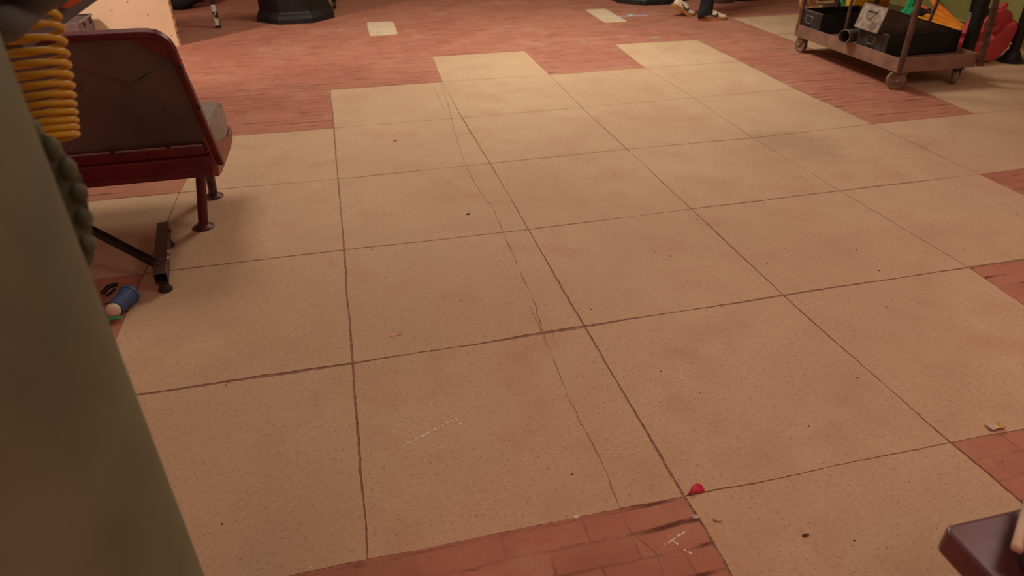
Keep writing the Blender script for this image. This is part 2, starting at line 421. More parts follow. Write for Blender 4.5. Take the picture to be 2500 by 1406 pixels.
crack([(1075,200),(1096,262),(1112,330),(1140,412),(1165,455),(1205,512),(1232,575),(1272,668),(1303,738),(1330,822),(1362,905),(1400,998),(1440,1070),(1478,1148),(1498,1200),(1512,1240)], .0018)
crack([(1292,745),(1318,800),(1336,850)], .0013)
crack([(1345,795),(1362,850)], .0012)
crack([(1512,1245),(1545,1300),(1600,1350),(1620,1406)], .0013)
crack([(1060,215),(1085,268)], .0018)
floor = struct(obj('floor', fl, [M['concrete'], M['brick'], M['dirt']], smooth=False))

# chalk marks drawn on the slabs
def chalk(lines, name, label, w0=.0035):
    mb = MB(); random.seed(len(name))
    for a, b, dens in lines:
        A = G(*a); B = G(*b); L = (B - A).length; n = int(L / .0030)
        t = (B - A).normalized(); nr = Vector((-t.y, t.x, 0))
        for k in range(n):
            if random.random() > dens: continue
            c = A.lerp(B, (k + random.random()) / n) + nr * random.gauss(0, w0 * .55); c.z = .0006 + .00000035 * len(mb.f)
            s = random.uniform(.0016, .0042); an = random.random() * 6
            mb.add([c + Vector((s * random.uniform(.6, 1.5) * math.cos(an + q * PI / 2.5), s * random.uniform(.5, 1) * math.sin(an + q * PI / 2.5), 0)) for q in range(5)], [(0, 1, 2, 3, 4)])
    o = obj(name, mb, M['chalk'], smooth=False); tag(o, label, 'chalk mark'); return o
chalk([((985,1090),(1040,1060),.5),((1025,1068),(1112,1022),.85),((1088,998),(1098,1014),.7),((1100,1014),(1128,1036),.6)], 'chalk_arrow', 'faded chalk arrow scratched on the concrete slab near the front')
chalk([((1622,1330),(1640,1320),.7),((1640,1320),(1670,1298),1),((1628,1302),(1643,1318),.45),((1643,1318),(1657,1332),1),((1665,1338),(1687,1352),.8)], 'chalk_cross', 'white chalk X on the red brick patch at the front', .002)
# loose grit
g1 = MB(); g2 = MB(); random.seed(21)
def bit(mb, c, s):
    r = [Vector((random.uniform(-1, 1), random.uniform(-1, 1), 0)).normalized() for _ in range(3)]
    a = random.random() * 6.28
    vs = [c + Vector((s * random.uniform(.6, 1.2) * math.cos(a + k * 1.57), s * random.uniform(.6, 1.2) * math.sin(a + k * 1.57), 0)) for k in range(4)] + [c + Vector((0, 0, s * random.uniform(.5, 1)))]
    mb.add(vs, [(0, 1, 4), (1, 2, 4), (2, 3, 4), (3, 0, 4), (3, 2, 1, 0)])
for k in range(420):
    x = random.uniform(-1, 4.2); y = random.uniform(-1.6, 3.0)
    bit(g1, Vector((x, y, 0)), random.choice([.0014, .0018, .002, .0026, .0034]))
for c in ((1765,745),(1740,770),(1658,745),(848,730),(835,727),(640,860),(1000,760)):
    for q in range(7):
        p = G(*c); bit(g1, Vector((p.x + random.gauss(0, .012), p.y + random.gauss(0, .012), 0)), random.uniform(.0014, .0036))
for k in range(260):
    x = random.uniform(-1, 4.2); y = random.uniform(-1.6, 3.0)
    bit(g2, Vector((x, y, 0)), random.choice([.0016, .002, .0028, .0045]))
tag(obj('pale_grit', g1, M['rubble'], smooth=False), 'pale crumbs of grit scattered over the concrete slabs', 'grit', kind='stuff')
tag(obj('dark_grit', g2, M['darkgrit'], smooth=False), 'dark grains of dirt scattered over the concrete slabs', 'dirt', kind='stuff')
def pebble(name, px, s, m, label, cat='debris'):
    p = G(*px); mb = MB().sphere((p.x, p.y, s * .3), s, 8, sx=1.5, sz=.5)
    for v in mb.v: v += Vector((noise.noise(v * 60), noise.noise(v * 60 + Vector((5, 0, 0))), 0)) * s * .5
    return tag(obj(name, mb, m, at=(p.x, p.y, 0)), label, cat)
pebble('wood_chip', (1143,523), .008, M['darkgrit'], 'dark wood chip lying on a slab left of the long crack')
pebble('orange_crumb', (965,344), .010, M['orange'], 'small orange crumb on the slab behind, left of centre')
pebble('pebble', (1697,1262), .008, M['rubble'], 'round pale pebble in the joint beside the red brick patch')
pebble('paint_chip', (1752,1268), .009, M['rubble'], 'ragged pale chip on the slab right of the red petal', 'debris')
pebble('white_fleck', (1407,1263), .006, M['white'], 'tiny white fleck at the front edge of the slab above the front brick patch')
pebble('bolt_hole_mark', (1967,1308), .0065, M['darkgrit'], 'dark lump standing in for a bolt hole in the slab left of the maroon table')  # dark lump put where the slab has a bolt hole
pts_ = [G(948,820), G(950,813), G(978,811), G(982,817), G(966,820), G(962,824)]
tag(obj('tape_scrap', MB().prism([Vector((q.x, q.y, .0006)) for q in pts_], (0, 0, .0008)), mat('salmon_scrap', (.66, .36, .24), .8), smooth=False), 'small salmon scrap of tape on the slab left of the long crack', 'tape scrap')
# petal
p = G(1700,1196); mb = MB()
pp = [(1680,1205),(1689,1194),(1693,1186),(1699,1181),(1708,1180),(1715,1185),(1721,1198),(1706,1202),(1696,1204),(1686,1209)]
lp = [G(*q, .004) for q in pp]
lp = [Vector((q.x, q.y, .003 + .006 * max(0, math.sin(k * .9)))) for k, q in enumerate(lp)]
ctr = sum(lp, Vector()) / len(lp) + Vector((0, 0, .004))
n = len(lp); mb.add(lp + [ctr], [(k, (k + 1) % n, n) for k in range(n)])
o = obj('flower_petal', mb, M['petal'], at=(p.x, p.y, 0)); tag(o, 'curled crimson petal on the concrete by the corner of the front brick patch', 'petal')
md = o.modifiers.new('t', 'SOLIDIFY'); md.thickness = .0015
# yellow-edged crumpled scrap
p = G(2428,1044); mb = MB(); random.seed(5)
gv = [[Vector((p.x + (a - 3) * .0085, p.y + (b - 1.5) * .011, .002 + random.random() * .014)) for a in range(7)] for b in range(4)]
mb.add([v for r in gv for v in r], [(b * 7 + a, b * 7 + a + 1, b * 7 + a + 8, b * 7 + a + 7) for b in range(3) for a in range(6)])
for q in range(len(mb.m)): mb.m[q] = 1 if q in (4, 10, 15) else 0
o = obj('crumpled_wrapper', mb, [M['cream'], M['yellowhose']], at=(p.x, p.y, 0), smooth=False); tag(o, 'small crumpled cream and yellow wrapper at the edge of the right brick patch', 'litter')
md = o.modifiers.new('t', 'SOLIDIFY'); md.thickness = .001
# tape marks
def strip(mb, a, b, w_, z=.0015):
    a = G(*a); b = G(*b); t = (b - a).normalized(); nr = Vector((-t.y, t.x, 0)) * w_ / 2
    mb.add([Vector((v.x, v.y, zz)) for zz in (0.0004, z) for v in (a - nr, b - nr, b + nr, a + nr)], [(4, 5, 6, 7), (0, 1, 5, 4), (1, 2, 6, 5), (2, 3, 7, 6), (3, 0, 4, 7)])
mb = MB(); strip(mb, (1591,92), (1609,91), .022); tag(obj('tape_strip', mb, M['tapegreen'], smooth=False), 'short bright green tape strip on the brick floor', 'tape mark')
mb = MB(); strip(mb, (1502,41.5), (1582,37.5), .026, .005); strip(mb, (1535,36), (1544,39), .05, .0055); tag(obj('tape_mark', mb, M['tapeblue'], smooth=False), 'thin T of pale blue tape lying across the right floor plate', 'tape mark')
# pale rectangular plates let into the brick
def plate(px, label):
    pts = [G(*q) for q in px]; c = sum(pts, Vector()) / 4
    loop = []
    for k in range(4):
        a, b = pts[k], pts[(k + 1) % 4]
        for q in (.06, .5, .94): loop.append(Vector((*(a.lerp(b, q)).xy, .0003)))
    mb = MB().prism(loop, (0, 0, .003)); tag(obj('floor_plate', mb, M['pale_plate'], at=(c.x, c.y, 0), smooth=False), label, 'floor plate', 'pale plates on the brick')
plate([(903,89),(972,84),(960,53),(895,55)], 'pale square plate on the brick floor in front of the left black pedestal')
plate([(1477,56),(1532,53),(1478,22),(1427,24)], 'pale slanted plate on the brick floor with blue tape across its corner')

# ------------------------------------------------------------------ right wall
WX = 6.42
mb = MB().box((WX + .06, 6.2, 1.6), (.12, 15.6, 3.2)); struct(obj('wall_right', mb, M['wallgreen'], smooth=False))
mb = MB().box((0.3, 11.6, 1.6), (12.4, .12, 3.2)); struct(obj('wall_back', mb, M['wallgreen'], smooth=False))
mb = MB().box((WX - .012, 6.2, .05), (.024, 15.6, .10)); mb.box((WX - .014, 6.2, .103), (.028, 15.6, .006), mi=1)
struct(obj('baseboard_right', mb, [M['wallbase'], M['wallline']], smooth=False))

# ------------------------------------------------------------------ foreground column
ED = Vector((-.367, .930, 0)); TD = .74; RC = .20
T = Vector((CAM.x, CAM.y, 0)) + ED * TD
CC = T + Vector((-.930, -.367, 0)) * RC
col_t = thing('column', CC, 'thick olive green column in the left foreground, blurred and cut off by the frame', 'column')
mb = MB().lathe(CC, [(RC + .05, 0), (RC + .05, .05), (RC + .02, .08), (RC, .12), (RC, 3.3)], 96); obj('shaft', mb, M['column'], col_t)
# riveted splice plate behind the column
zt = (CAM + ray(118, 296) * (.87 / Vector(ray(118, 300).xy).length)).z
zb = (CAM + ray(240, 648) * (.87 / Vector(ray(240, 640).xy).length)).z
outd = Vector((.930, .367, 0))
def zy(px, y, d=.87):
    q = ray(px, y); return (CAM + q * (d / q.xy.length)).z
def offp(f):
    ks = [(0, .004), (.10, .014), (.22, .022), (.38, .029), (.55, .026), (.75, .021), (.92, .014), (1, .003)]
    for (a, va), (b, vb) in zip(ks[:-1], ks[1:]):
        if a <= f <= b: return va + (vb - va) * (f - a) / (b - a)
    return .003
e0_ = Vector((CAM.x, CAM.y, 0)) + ED * .87
rg_ = []
for k in range(25):
    f = k / 24; z = zt + (zb - zt) * f; o_ = offp(f) - .004
    rg_.append([Vector((*(e0_ + outd * x + ED * y).xy, z)) for x, y in ((-.045, -.012), (o_, -.006), (o_, .006), (-.045, .0))])
br = obj('rivet_plate', MB().loft(rg_, True), M['rivet'], col_t)
br['label'] = 'grey-green riveted plate'
for yp, xe in ((309, 108), (360, 125), (413, 143), (472, 163), (532, 183), (592, 204)):
    z = zy(xe, yp); f = (z - zt) / (zb - zt)
    c = e0_ + outd * (offp(f) - .0105) - ED * .004; c.z = z
    obj('rivet', MB().sphere(c, .0098, 14, sz=1.35), M['rivet'], br)

# ------------------------------------------------------------------ yellow coiled air hose
tips = [(113,18),(122,45),(131,75),(137,108),(143,138),(149,166),(153,192),(158,217),(161,241),(163,263),(166,283),(168,303),(169.5,320),(170.5,337)]
CR = .036; pts = []; dist = 1.25
cen = [AD(x - 49, y, dist) for x, y in tips]
# a hanging coil is nearly plumb: keep the axis one straight line through both ends
SEG = 28
ph0 = -.25; cy_ = Vector((ray(110, 200).x, ray(110, 200).y, 0)).normalized(); cx_ = Vector((cy_.y, -cy_.x, 0))
for k in range(len(cen) - 1):
    for q in range(SEG):
        f = q / SEG; c = cen[k].lerp(cen[k + 1], f); a = ph0 + f * 2 * PI
        pts.append(c + (cx_ * math.cos(a) + (cy_ - Vector((0, 0, .33))) * math.sin(a)) * CR)
pts = [p for p in pts]
last = pts[-1]
ce = cen[-1]
for q in range(1, 20):
    f = q / SEG; a = ph0 + f * 2 * PI; pts.append(ce + Vector((0, 0, -.014 * f)) + (cx_ * math.cos(a) + (cy_ - Vector((0, 0, .33))) * math.sin(a)) * CR)
pts.append(pts[-1] + Vector((-.02, -.0, -.06)))
mb = MB().tube(pts, .0043, 10)
top = pts[0]
o = obj('coiled_air_hose', mb, M['yellowhose'], at=cen[-1]); tag(o, 'yellow coiled plastic air hose hanging behind the green column', 'hose')
# dark work jacket hanging beside it, and the arm it hangs from
mb = MB(); c0 = AD(50, -10, 1.06)
prof = [(0, 100, .0), (25, 96, .02), (60, 78, .035), (105, 48, .04), (140, 20, .03), (168, -12, .02), (190, -60, 0)]
rings = []
for (x, y, t) in [(-60,-30,.10),(-10,-10,.12),(35,10,.12)]: pass
rows = []
for r_ in range(9):
    f = r_ / 8; row = []
    for k, (x, y, t) in enumerate(prof):
        X_ = x - 190 * f * .55 - 20 * f; Y_ = y - 120 * f
        d_ = 1.06 + .03 * math.sin(k * 1.9 + r_ * .8) + .02 * math.sin(r_ * 2.1) - .04 * math.sin(PI * f)
        row.append(AD(X_, Y_, d_))
    rows.append(row)
W_ = len(prof); mb.add([v for r_ in rows for v in r_], [(a * W_ + b, a * W_ + b + 1, (a + 1) * W_ + b + 1, (a + 1) * W_ + b) for a in range(8) for b in range(W_ - 1)])
o = obj('work_jacket', mb, M['darkcloth'], at=c0, sub=2); tag(o, 'dark grey cloth bundle hanging at the top left corner beside the column', 'cloth')
md = o.modifiers.new('t', 'SOLIDIFY'); md.thickness = .018; o.modifiers.move(1, 0)
at_ = AD(150, 30, 1.55)
mb = MB(); a0 = AD(45, 104, 1.5); b0 = AD(260, -48, 1.62); dv = (b0 - a0).normalized(); vu = ray(150, 30).normalized(); sd = dv.cross(vu).normalized()
hwid = .0165
mb.loft([[q + sd * hwid - vu * .006, q - sd * hwid - vu * .006, q - sd * hwid + vu * .006, q + sd * hwid + vu * .006] for q in (a0, b0)])
arm = obj('metal_strut', mb, M['armgrey'], at=at_, bevel=.002); tag(arm, 'grey flat metal strut crossing diagonally behind the yellow coil', 'strut')
mb = MB(); q0 = AD(150, 14, 1.52); q1 = AD(186, -12, 1.53); mb.tube([q0, q0.lerp(q1, .3), q1], [.004, .009, .012], 10); o = obj('orange_clip', mb, M['orange'], at=q0); tag(o, 'orange clip at the top edge of the grey metal strut', 'clip')

# ------------------------------------------------------------------ red framed bench with smoked back panel (seen from behind)
BB = Vector((-.684, 1.309, 0))
bench = thing('bench', BB, 'dark red framed bench with smoked plastic back and grey seat cushion, seen from behind', 'bench')
P0 = Vector((0, 1.15, .37)); PT = Vector((0, .97, 1.03)); up = (PT - P0); L = up.length; up.normalize(); nb = Vector((1, 0, 0)).cross(up).normalized()
if nb.y > 0: nb = -nb     # towards the photographer's side
def onp(px, py, off=0.0):
    d = ray(px, py); n_ = nb; q0 = P0 + nb * off
    t = (q0 - CAM).dot(n_) / d.dot(n_); p = CAM + d * t; return p
def uv(p): return (p.x, (p - P0).dot(up))
def pl(u, v, off=0.0): return Vector((u, 0, 0)) + P0 + up * v + nb * off
out_px = [(548,398),(530,357),(510,310),(490,262),(470,215),(450,170),(436,135),(428,117),(416,99),(400,86),(382,77),(358,73),(330,73),(250,77)]
O = [uv(onp(*q)) for q in out_px]
XM = -1.13
right = O[:]
vtop = sum(q[1] for q in O[-3:]) / 3
right[-1] = (right[-1][0], vtop); right[-2] = (right[-2][0], vtop)
left = [(2 * XM - u, v) for u, v in right[::-1]]
outer = right + left
def inset(loop, d):
    n = len(loop); res = []
    for k in range(n):
        a = Vector(loop[(k - 1) % n]); b = Vector(loop[k]); c = Vector(loop[(k + 1) % n])
        n1 = (b - a).normalized(); n2 = (c - b).normalized(); m_ = (Vector((-n1.y, n1.x)) + Vector((-n2.y, n2.x))).normalized()
        cosv = max(.35, m_.dot(Vector((-n1.y, n1.x)))); res.append(tuple(b + m_ * d / cosv))
    return res
inner = inset(outer, .029)
if sum((Vector(inner[k]) - Vector((XM, .3))).length for k in range(len(inner))) > sum((Vector(outer[k]) - Vector((XM, .3))).length for k in range(len(outer))): inner = inset(outer, -.029)
v0 = .13
mb = MB(); n = len(outer)
rings = []
for k in range(n):
    uo, vo = outer[k]; ui, vi = inner[k]
    if k in (0, n - 1): vi = vo
    rings.append([pl(uo, vo, .020), pl(ui, vi, .016), pl(ui, vi, -.022), pl(uo, vo, -.022)])
mb.loft(rings, True)
obj('back_frame', mb, M['red'], bench, bevel=.007, seg=3)
mb = MB(); inner_l = [q for q in inner if q[1] > v0 - .02]
ins = inset(outer, .02) if inner == inset(outer, .029) else inset(outer, -.02)
lp = [(ins[k][0], max(ins[k][1], v0 - .03)) for k in range(n)]
mb.loft([[pl(u, v, -.004) for u, v in lp], [pl(u, v, -.014) for u, v in lp]], True)
pan = obj('back_panel', mb, M['panel'], bench); pan['label'] = 'smoked dark brown plastic panel, cracked'
# gussets in the upper corners
for mir in (0, 1):
    g = [uv(onp(*q)) for q in ((316,92),(422,145),(436,150),(430,128),(410,97),(380,82),(316,80))]
    if mir: g = [(2 * XM - u, v) for u, v in g]
    obj('corner_gusset', MB().loft([[pl(u, v, .012) for u, v in g], [pl(u, v, -.002) for u, v in g]], True), M['red'], bench, bevel=.002)
# torn seam across the panel
def ribbon(px, wd, off, mat_, name):
    mb = MB(); pts = [onp(x, y, off) for x, y in px]
    cl = []
    for a, b in zip(pts[:-1], pts[1:]):
        for k in range(14): cl.append(a.lerp(b, k / 14))
    cl.append(pts[-1])
    cl = [p + up * .004 * noise.noise(p * 40) for p in cl]
    mb.tube(cl, [wd * (.7 + .6 * abs(noise.noise(p * 55))) for p in cl], 6); return obj(name, mb, mat_, pan)
ribbon([(138,149),(200,166),(262,184),(322,203)], .0026, .001, M['tear'], 'torn_edge')
ribbon([(322,203),(352,190),(376,168),(398,150),(422,141)], .0035, .001, M['greentape'], 'taped_edge')
ribbon([(308,205),(316,214),(320,222)], .0032, .001, M['greentape'], 'tape_end')
mb = MB(); ct = onp(322, 203); 
fp = [onp(x, y, o_) for x, y, o_ in ((140,148,-.002),(322,202,.010),(424,140,-.002),(330,96,-.003),(140,102,-.003))]
fb = [q - nb * .003 for q in fp]
obj('loose_flap', MB().loft([fp, fb], True), M['panel'], pan)
# scratched square mark
mb = MB()
for a, b in (((176,200),(198,198)),((198,198),(204,222)),((204,222),(184,226)),((184,226),(176,200)),((182,206),(186,222)),((192,204),(196,220)),((160,218),(180,236)),((170,240),(182,268))):
    mb.tube([onp(*a, .0005), onp(*b, .0005)], .0009, 5)
obj('scratched_mark', mb, mat('scratch', (.15, .09, .07), .7), pan)
# bottom rails
def rail(y0, y1, o0, o1, m_, name, x1=None):
    """board across the back between heights v (along the back plane)"""
    mb = MB(); xr = (x1 if x1 is not None else -.515); xl = 2 * XM - xr
    mb.loft([[pl(x, y0, o0), pl(x, y1, o0), pl(x, y1, o1), pl(x, y0, o1)] for x in (xl, xr)], True)
    return obj(name, mb, m_, bench, bevel=.004)
rail(.085, .135, .020, -.02, M['red'], 'upper_rail', -.548)
rail(.005, .082, .034, -.02, M['red'], 'lower_rail', -.535)
rail(-.018, .004, .024, -.03, M['blackwood'], 'under_trim', -.56)
mb = MB()
mb.tube([pl(-.55, .137, .014), pl(2 * XM + .55, .137, .014)], .004, 6); obj('panel_bead', mb, M['cushion'], bench)
for (x, y) in ((262,166),):
    pass
for px_ in ((440,164),(484,262),(410,358),(275,371)):
    c = onp(*px_, .019); mb = MB().cyl(c, c + nb * .004, .009, 14); obj('screw', mb, M['blackwood'], bench)
# seat pan with curved red ends
pan_y0, pan_y1 = 1.12, 1.66
def seat_end(x0, x1):
    prof = [(1.11,.338),(1.20,.322),(1.42,.312),(1.60,.305),(1.68,.308),(1.72,.325),(1.735,.350),(1.725,.375),(1.705,.380),(1.68,.362),(1.62,.362),(1.48,.392),(1.33,.432),(1.20,.49),(1.13,.54),(1.105,.54),(1.135,.44)]
    return MB().loft([[Vector((x0, a, b)) for a, b in prof], [Vector((x1, a, b)) for a, b in prof]], True)
e1 = obj('seat_end', seat_end(-.512, -.545), M['redlight'], bench, bevel=.008, seg=3); e1['label'] = 'worn lighter red curved seat end'
obj('seat_end', seat_end(2 * XM + .512, 2 * XM + .545), M['redlight'], bench, bevel=.008, seg=3)
mb = MB().box((XM, 1.38, .352), (2 * (-.545 - XM), .52, .03)); obj('seat_pan', mb, M['red'], bench, bevel=.004)
# cushion
mb = MB(); rings = []
xs = [-.522, -.530, -.555, -.61, XM * 2 + .61, XM * 2 + .555, XM * 2 + .530, XM * 2 + .522]
ins_ = [.04, .016, .004, 0, 0, .004, .016, .04]
for x, q in zip(xs, ins_):
    prof = [(1.17, .37), (1.17, .46), (1.19, .53), (1.28, .560), (1.45, .560), (1.62, .545), (1.70, .50), (1.73, .43), (1.715, .37)]
    cy, cz = 1.45, .45
    rings.append([Vector((x, cy + (a - cy) * (1 - q * 2.2), .37 + (b - .37) * (1 - q * 3))) for a, b in prof])
mb.loft(rings, True); obj('seat_cushion', mb, M['cushion'], bench, bevel=.008, seg=3)
mb = MB(); mb.tube([(-.530, 1.19, .50), (-.530, 1.29, .552), (-.530, 1.60, .540), (-.530, 1.69, .50), (-.530, 1.716, .43), (-.530, 1.706, .375)], .004, 8)
obj('cushion_piping', mb, M['cushion'], bench)
# legs
def bleg(base, top, m_=M['brownmetal']):
    b = Vector(base); t = Vector(top)
    mb = MB().tube([b + Vector((0, 0, .004)), b.lerp(t, .45), b.lerp(t, .80) + Vector((0, .004, 0)), t + Vector((.0, .0, -.02)), t], .0235, 18)
    l = obj('leg', mb, m_, bench)
    mb = MB().lathe(b, [(.052, 0), (.052, .006), (.042, .012), (.030, .018), (.026, .026)], 28); obj('foot_flange', mb, M['brownmetal'], l)
t1 = AY(485, 404, 1.23); t2 = AY(513, 400, 1.60)
for dx in (0, 2 * (XM + .684)):
    bleg((-.684 + dx, 1.309, 0), (t1.x + dx * (1 if dx == 0 else 1), 1.24, .335), M['red'])
    bleg((-.678 + dx, 1.697, 0), (t2.x + dx, 1.57, .335), M['brownmetal'])

# ------------------------------------------------------------------ steel tube stand foot
a = Vector((-.835, 1.20, .075)); b = Vector((-.768, .700, .062))
stand = thing('equipment_stand', (a.x, .95, 0), 'brown steel square tube foot with a black diagonal brace, on the floor beside the column', 'stand')
dv = (b - a).normalized(); sdv = dv.cross(Vector((0, 0, 1))).normalized(); upv = sdv.cross(dv)
def sqring(c, h): return [c + sdv * x * h + upv * y * h for x, y in ((1, 1), (-1, 1), (-1, -1), (1, -1))]
mb = MB(); mb.loft([sqring(a, .026), sqring(b, .026), sqring(b, .0225), sqring(a + dv * .01, .0225)], False)
mb.add(sqring(a, .026), [(0, 1, 2, 3)])
obj('foot_tube', mb, M['brownmetal'], stand, bevel=.002)
for c in (b - dv * .008, a + dv * .06):
    mb = MB().lathe((c.x + .004, c.y, 0), [(.029, 0), (.029, .008), (.022, .018), (.018, c.z - .026)], 24); obj('rubber_foot', mb, M['forkdark'], stand)
c1 = Vector((-.800, .815, .075)); c2 = AY(232, 566, 1.02)
mb = MB(); dd = (c2 - c1).normalized(); s_ = dd.cross(Vector((0, 1, .3))).normalized(); u_ = s_.cross(dd)
mb.loft([[c + s_ * x * .0185 + u_ * y * .013 for x, y in ((1, 1), (-1, 1), (-1, -1), (1, -1))] for c in (c1, c2, c2 + (c2 - c1) * 1.2)], True)
obj('brace', mb, M['black'], stand, bevel=.002)
for y in (.845, .905):
    c = Vector((-.780 + (y - .85) * -.13, y, .085)); mb = MB().cyl(c + sdv * .02 * 0 + Vector((-.01, 0, 0)), c + Vector((.033, 0, 0)), .0055, 10); mb.cyl(c + Vector((.018, 0, 0)), c + Vector((.025, 0, 0)), .010, 6)
    obj('bolt', mb, M['chrome'], stand)
c = Vector((-.826, 1.13, .085)); obj('bolt', MB().cyl(c, c + Vector((.036, 0, 0)), .010, 8), M['brownmetal'], stand)
# blue connector
q0 = G(318, 716, .042); q1 = G(284, 750, .042); q2 = G(272, 765, .038)
plug = thing('cable_connector', (q1.x, q1.y, 0), 'blue cable connector with a cream end cap on the floor beside the column', 'connector')
dv2 = (q1 - q0).normalized()
mb = MB().tube([q0 - dv2 * .006, q0, q0.lerp(q1, .25), q0.lerp(q1, .5), q1, q1 + dv2 * .006], [.030, .040, .040, .034, .031, .028], 24); obj('body', mb, M['blue'], plug)
mb = MB().tube([q0.lerp(q1, .08), q0.lerp(q1, .16)], .043, 24); obj('collar', mb, M['blue'], plug)
mb = MB().sphere(q1 + dv2 * .022, .029, 18); cp = obj('end_cap', mb, M['cream'], plug); cp['label'] = 'cream rounded end cap'
k0 = q1 + dv2 * .04 + Vector((.005, -.01, -.02)); mb = MB().tube([k0 + Vector((.03, 0, -.004)), k0, k0 + Vector((-.03, -.02, -.004)), k0 + Vector((-.10, -.02, -.004))], .007, 10)
cb = obj('cable', mb, M['greenbit'], plug); cb['label'] = 'green cable'
mb = MB(); h0 = G(284, 694, .05); h1 = G(250, 716, .05); mb.tube([h0, h0.lerp(h1, .5) + Vector((0, 0, .01)), h1], .010, 10); mb.tube([G(280, 706, .02), G(262, 722, .03)], .006, 8)
h = obj('tool_handle', mb, M['black'], at=(h0.x, h0.y, 0)); tag(h, 'black hooked handle lying behind the blue connector', 'handle')

# ------------------------------------------------------------------ maroon table corner, bottom right
TX, TY, TZ = .862, -1.632, .75
tb = thing('table', (TX + .5, TY - .3, 0), 'glossy maroon table top with a rounded corner in the lower right corner', 'table')
def rrect(x0, y0, x1, y1, r, z, k=6):
    out = []
    for cx, cy, a0 in ((x1 - r, y1 - r, 0), (x0 + r, y1 - r, PI / 2), (x0 + r, y0 + r, PI), (x1 - r, y0 + r, 1.5 * PI)):
        for q in range(k + 1): out.append(Vector((cx + r * math.cos(a0 + q * PI / 2 / k), cy + r * math.sin(a0 + q * PI / 2 / k), z)))
    return out
mb = MB().loft([rrect(TX, TY - .62, TX + 1.1, TY, .016, TZ - .045), rrect(TX, TY - .62, TX + 1.1, TY, .016, TZ)], True); obj('tabletop', mb, M['tabletop'], tb, bevel=.006, seg=3)
for x in (TX + .08, TX + 1.02):
    for y in (TY - .08, TY - .54):
        obj('leg', MB().box((x, y, (TZ - .045) / 2), (.05, .05, TZ - .045)), M['tabletop'], tb, bevel=.003)
c = G(2520, 1375, TZ + .03)
pch = thing('pouch', (c.x, c.y, TZ), 'black pouch with a cream strap lying on the maroon table top', 'bag')
e = [G(2488,1352,TZ+.01), G(2506,1404,TZ+.01), G(2640,1400,TZ+.01), G(2600,1230,TZ+.01), G(2524,1262,TZ+.01)]
e2 = [Vector((v.x, v.y, TZ + .05)) for v in e]
mb = MB().loft([[Vector((v.x, v.y, TZ + .001)) for v in e], e2], True); obj('body', mb, M['black'], pch, bevel=.008, seg=3)
s0 = G(2472, 1346, TZ + .03); s3 = G(2512, 1205, TZ + .03); s1 = s0.lerp(s3, .33); s2 = s0.lerp(s3, .66)
def flat(pts, wd, th):
    mb = MB(); rr = []
    for k, p in enumerate(pts):
        t = (pts[min(k + 1, len(pts) - 1)] - pts[max(k - 1, 0)]).normalized(); s = t.cross(Vector((0, 0, 1))).normalized()
        rr.append([p + s * wd + Vector((0, 0, th)), p - s * wd + Vector((0, 0, th)), p - s * wd - Vector((0, 0, th)), p + s * wd - Vector((0, 0, th))])
    return mb.loft(rr, True)
off_ = Vector((.007, 0, 0)); st = obj('strap', flat([s0 + off_, s1 + off_, s2 + off_, s3 + off_], .0078, .006), M['cream'], pch, bevel=.004); st['label'] = 'cream strap'

# ------------------------------------------------------------------ steel cart with drawers
CX0, CX1, CY0, CY1, CZ0, CZ1, CZF = 4.262, 4.965, 2.45, 3.85, .138, .245, .205
cart = thing('platform_cart', (4.6, 3.15, 0), 'rusty brown steel platform cart on four casters carrying metal drawers', 'cart')
mb = MB()
mb.box(((CX0 + CX1) / 2, (CY0 + CY1) / 2, CZF - .008), (CX1 - CX0 - .01, CY1 - CY0 - .01, .016)); obj('tray', mb, M['cart'], cart)
for nm, c, d in (('side_rail', ((CX0 + .003), (CY0 + CY1) / 2, (CZ0 + CZ1) / 2), (.007, CY1 - CY0, CZ1 - CZ0)), ('side_rail', ((CX1 - .003), (CY0 + CY1) / 2, (CZ0 + CZ1) / 2), (.007, CY1 - CY0, CZ1 - CZ0)),
                 ('end_rail', ((CX0 + CX1) / 2, CY0 + .003, (CZ0 + CZ1) / 2), (CX1 - CX0, .007, CZ1 - CZ0)), ('end_rail', ((CX0 + CX1) / 2, CY1 - .003, (CZ0 + CZ1) / 2), (CX1 - CX0, .007, CZ1 - CZ0))):
    obj(nm, MB().box(c, d), M['cart'], cart, bevel=.0015)
def post(a, b, r, square=False, flatw=None):
    a = Vector(a); b = Vector(b)
    if flatw: mb = MB().loft([[c + Vector((x * flatw, y * .006, 0)) for x, y in ((-1, -1), (1, -1), (1, 1), (-1, 1))] for c in (a, b)], True)
    else: mb = MB().tube([a, a.lerp(b, .5), b], r, 16)
    return obj('upright', mb, M['cartdark'], cart)
post((CX0 + .014, CY1 - .03, CZ1 - .05), (CX0 + .02, CY1 - .03, 1.0), .020)
pa = AY(2196, 172, CY0 - .02); pb = AY(2244, 2, CY0 - .02)
post(pa, pa + (pb - pa) * 2.0, .0215)
pa = AX(2392, 161, CX1 + .01); pb = AX(2432, 2, CX1 + .01)
mb = MB().loft([[c + Vector((x * .028, y * .008, 0)) for x, y in ((-1, -1), (1, -1), (1, 1), (-1, 1))] for c in (pa, pa + (pb - pa) * 2.0)], True); obj('upright', mb, M['cartdark'], cart, bevel=.002)
mb = MB().box((CX0 + .012, CY0 + .0, (CZ0 + CZ1) / 2 + .004), (.030, .022, .125)); obj('corner_bracket', mb, M['cartdark'], cart, bevel=.002)
pf = Vector((4.530, 3.500, CZF)); post(pf, pf + Vector((0, 0, .8)), .014)
pa = AX(2266, 60, CX1 - .02); pb = AX(2291, 0, CX1 - .02); post(pa + (pa - pb) * .55, pa + (pb - pa) * 3, .0135)
obj('push_handle', MB().tube([(CX0 + .02, CY1 - .03, 1.0), (CX0 + .02, CY0 - .02, 1.0)], .018, 14), M['cartdark'], cart)
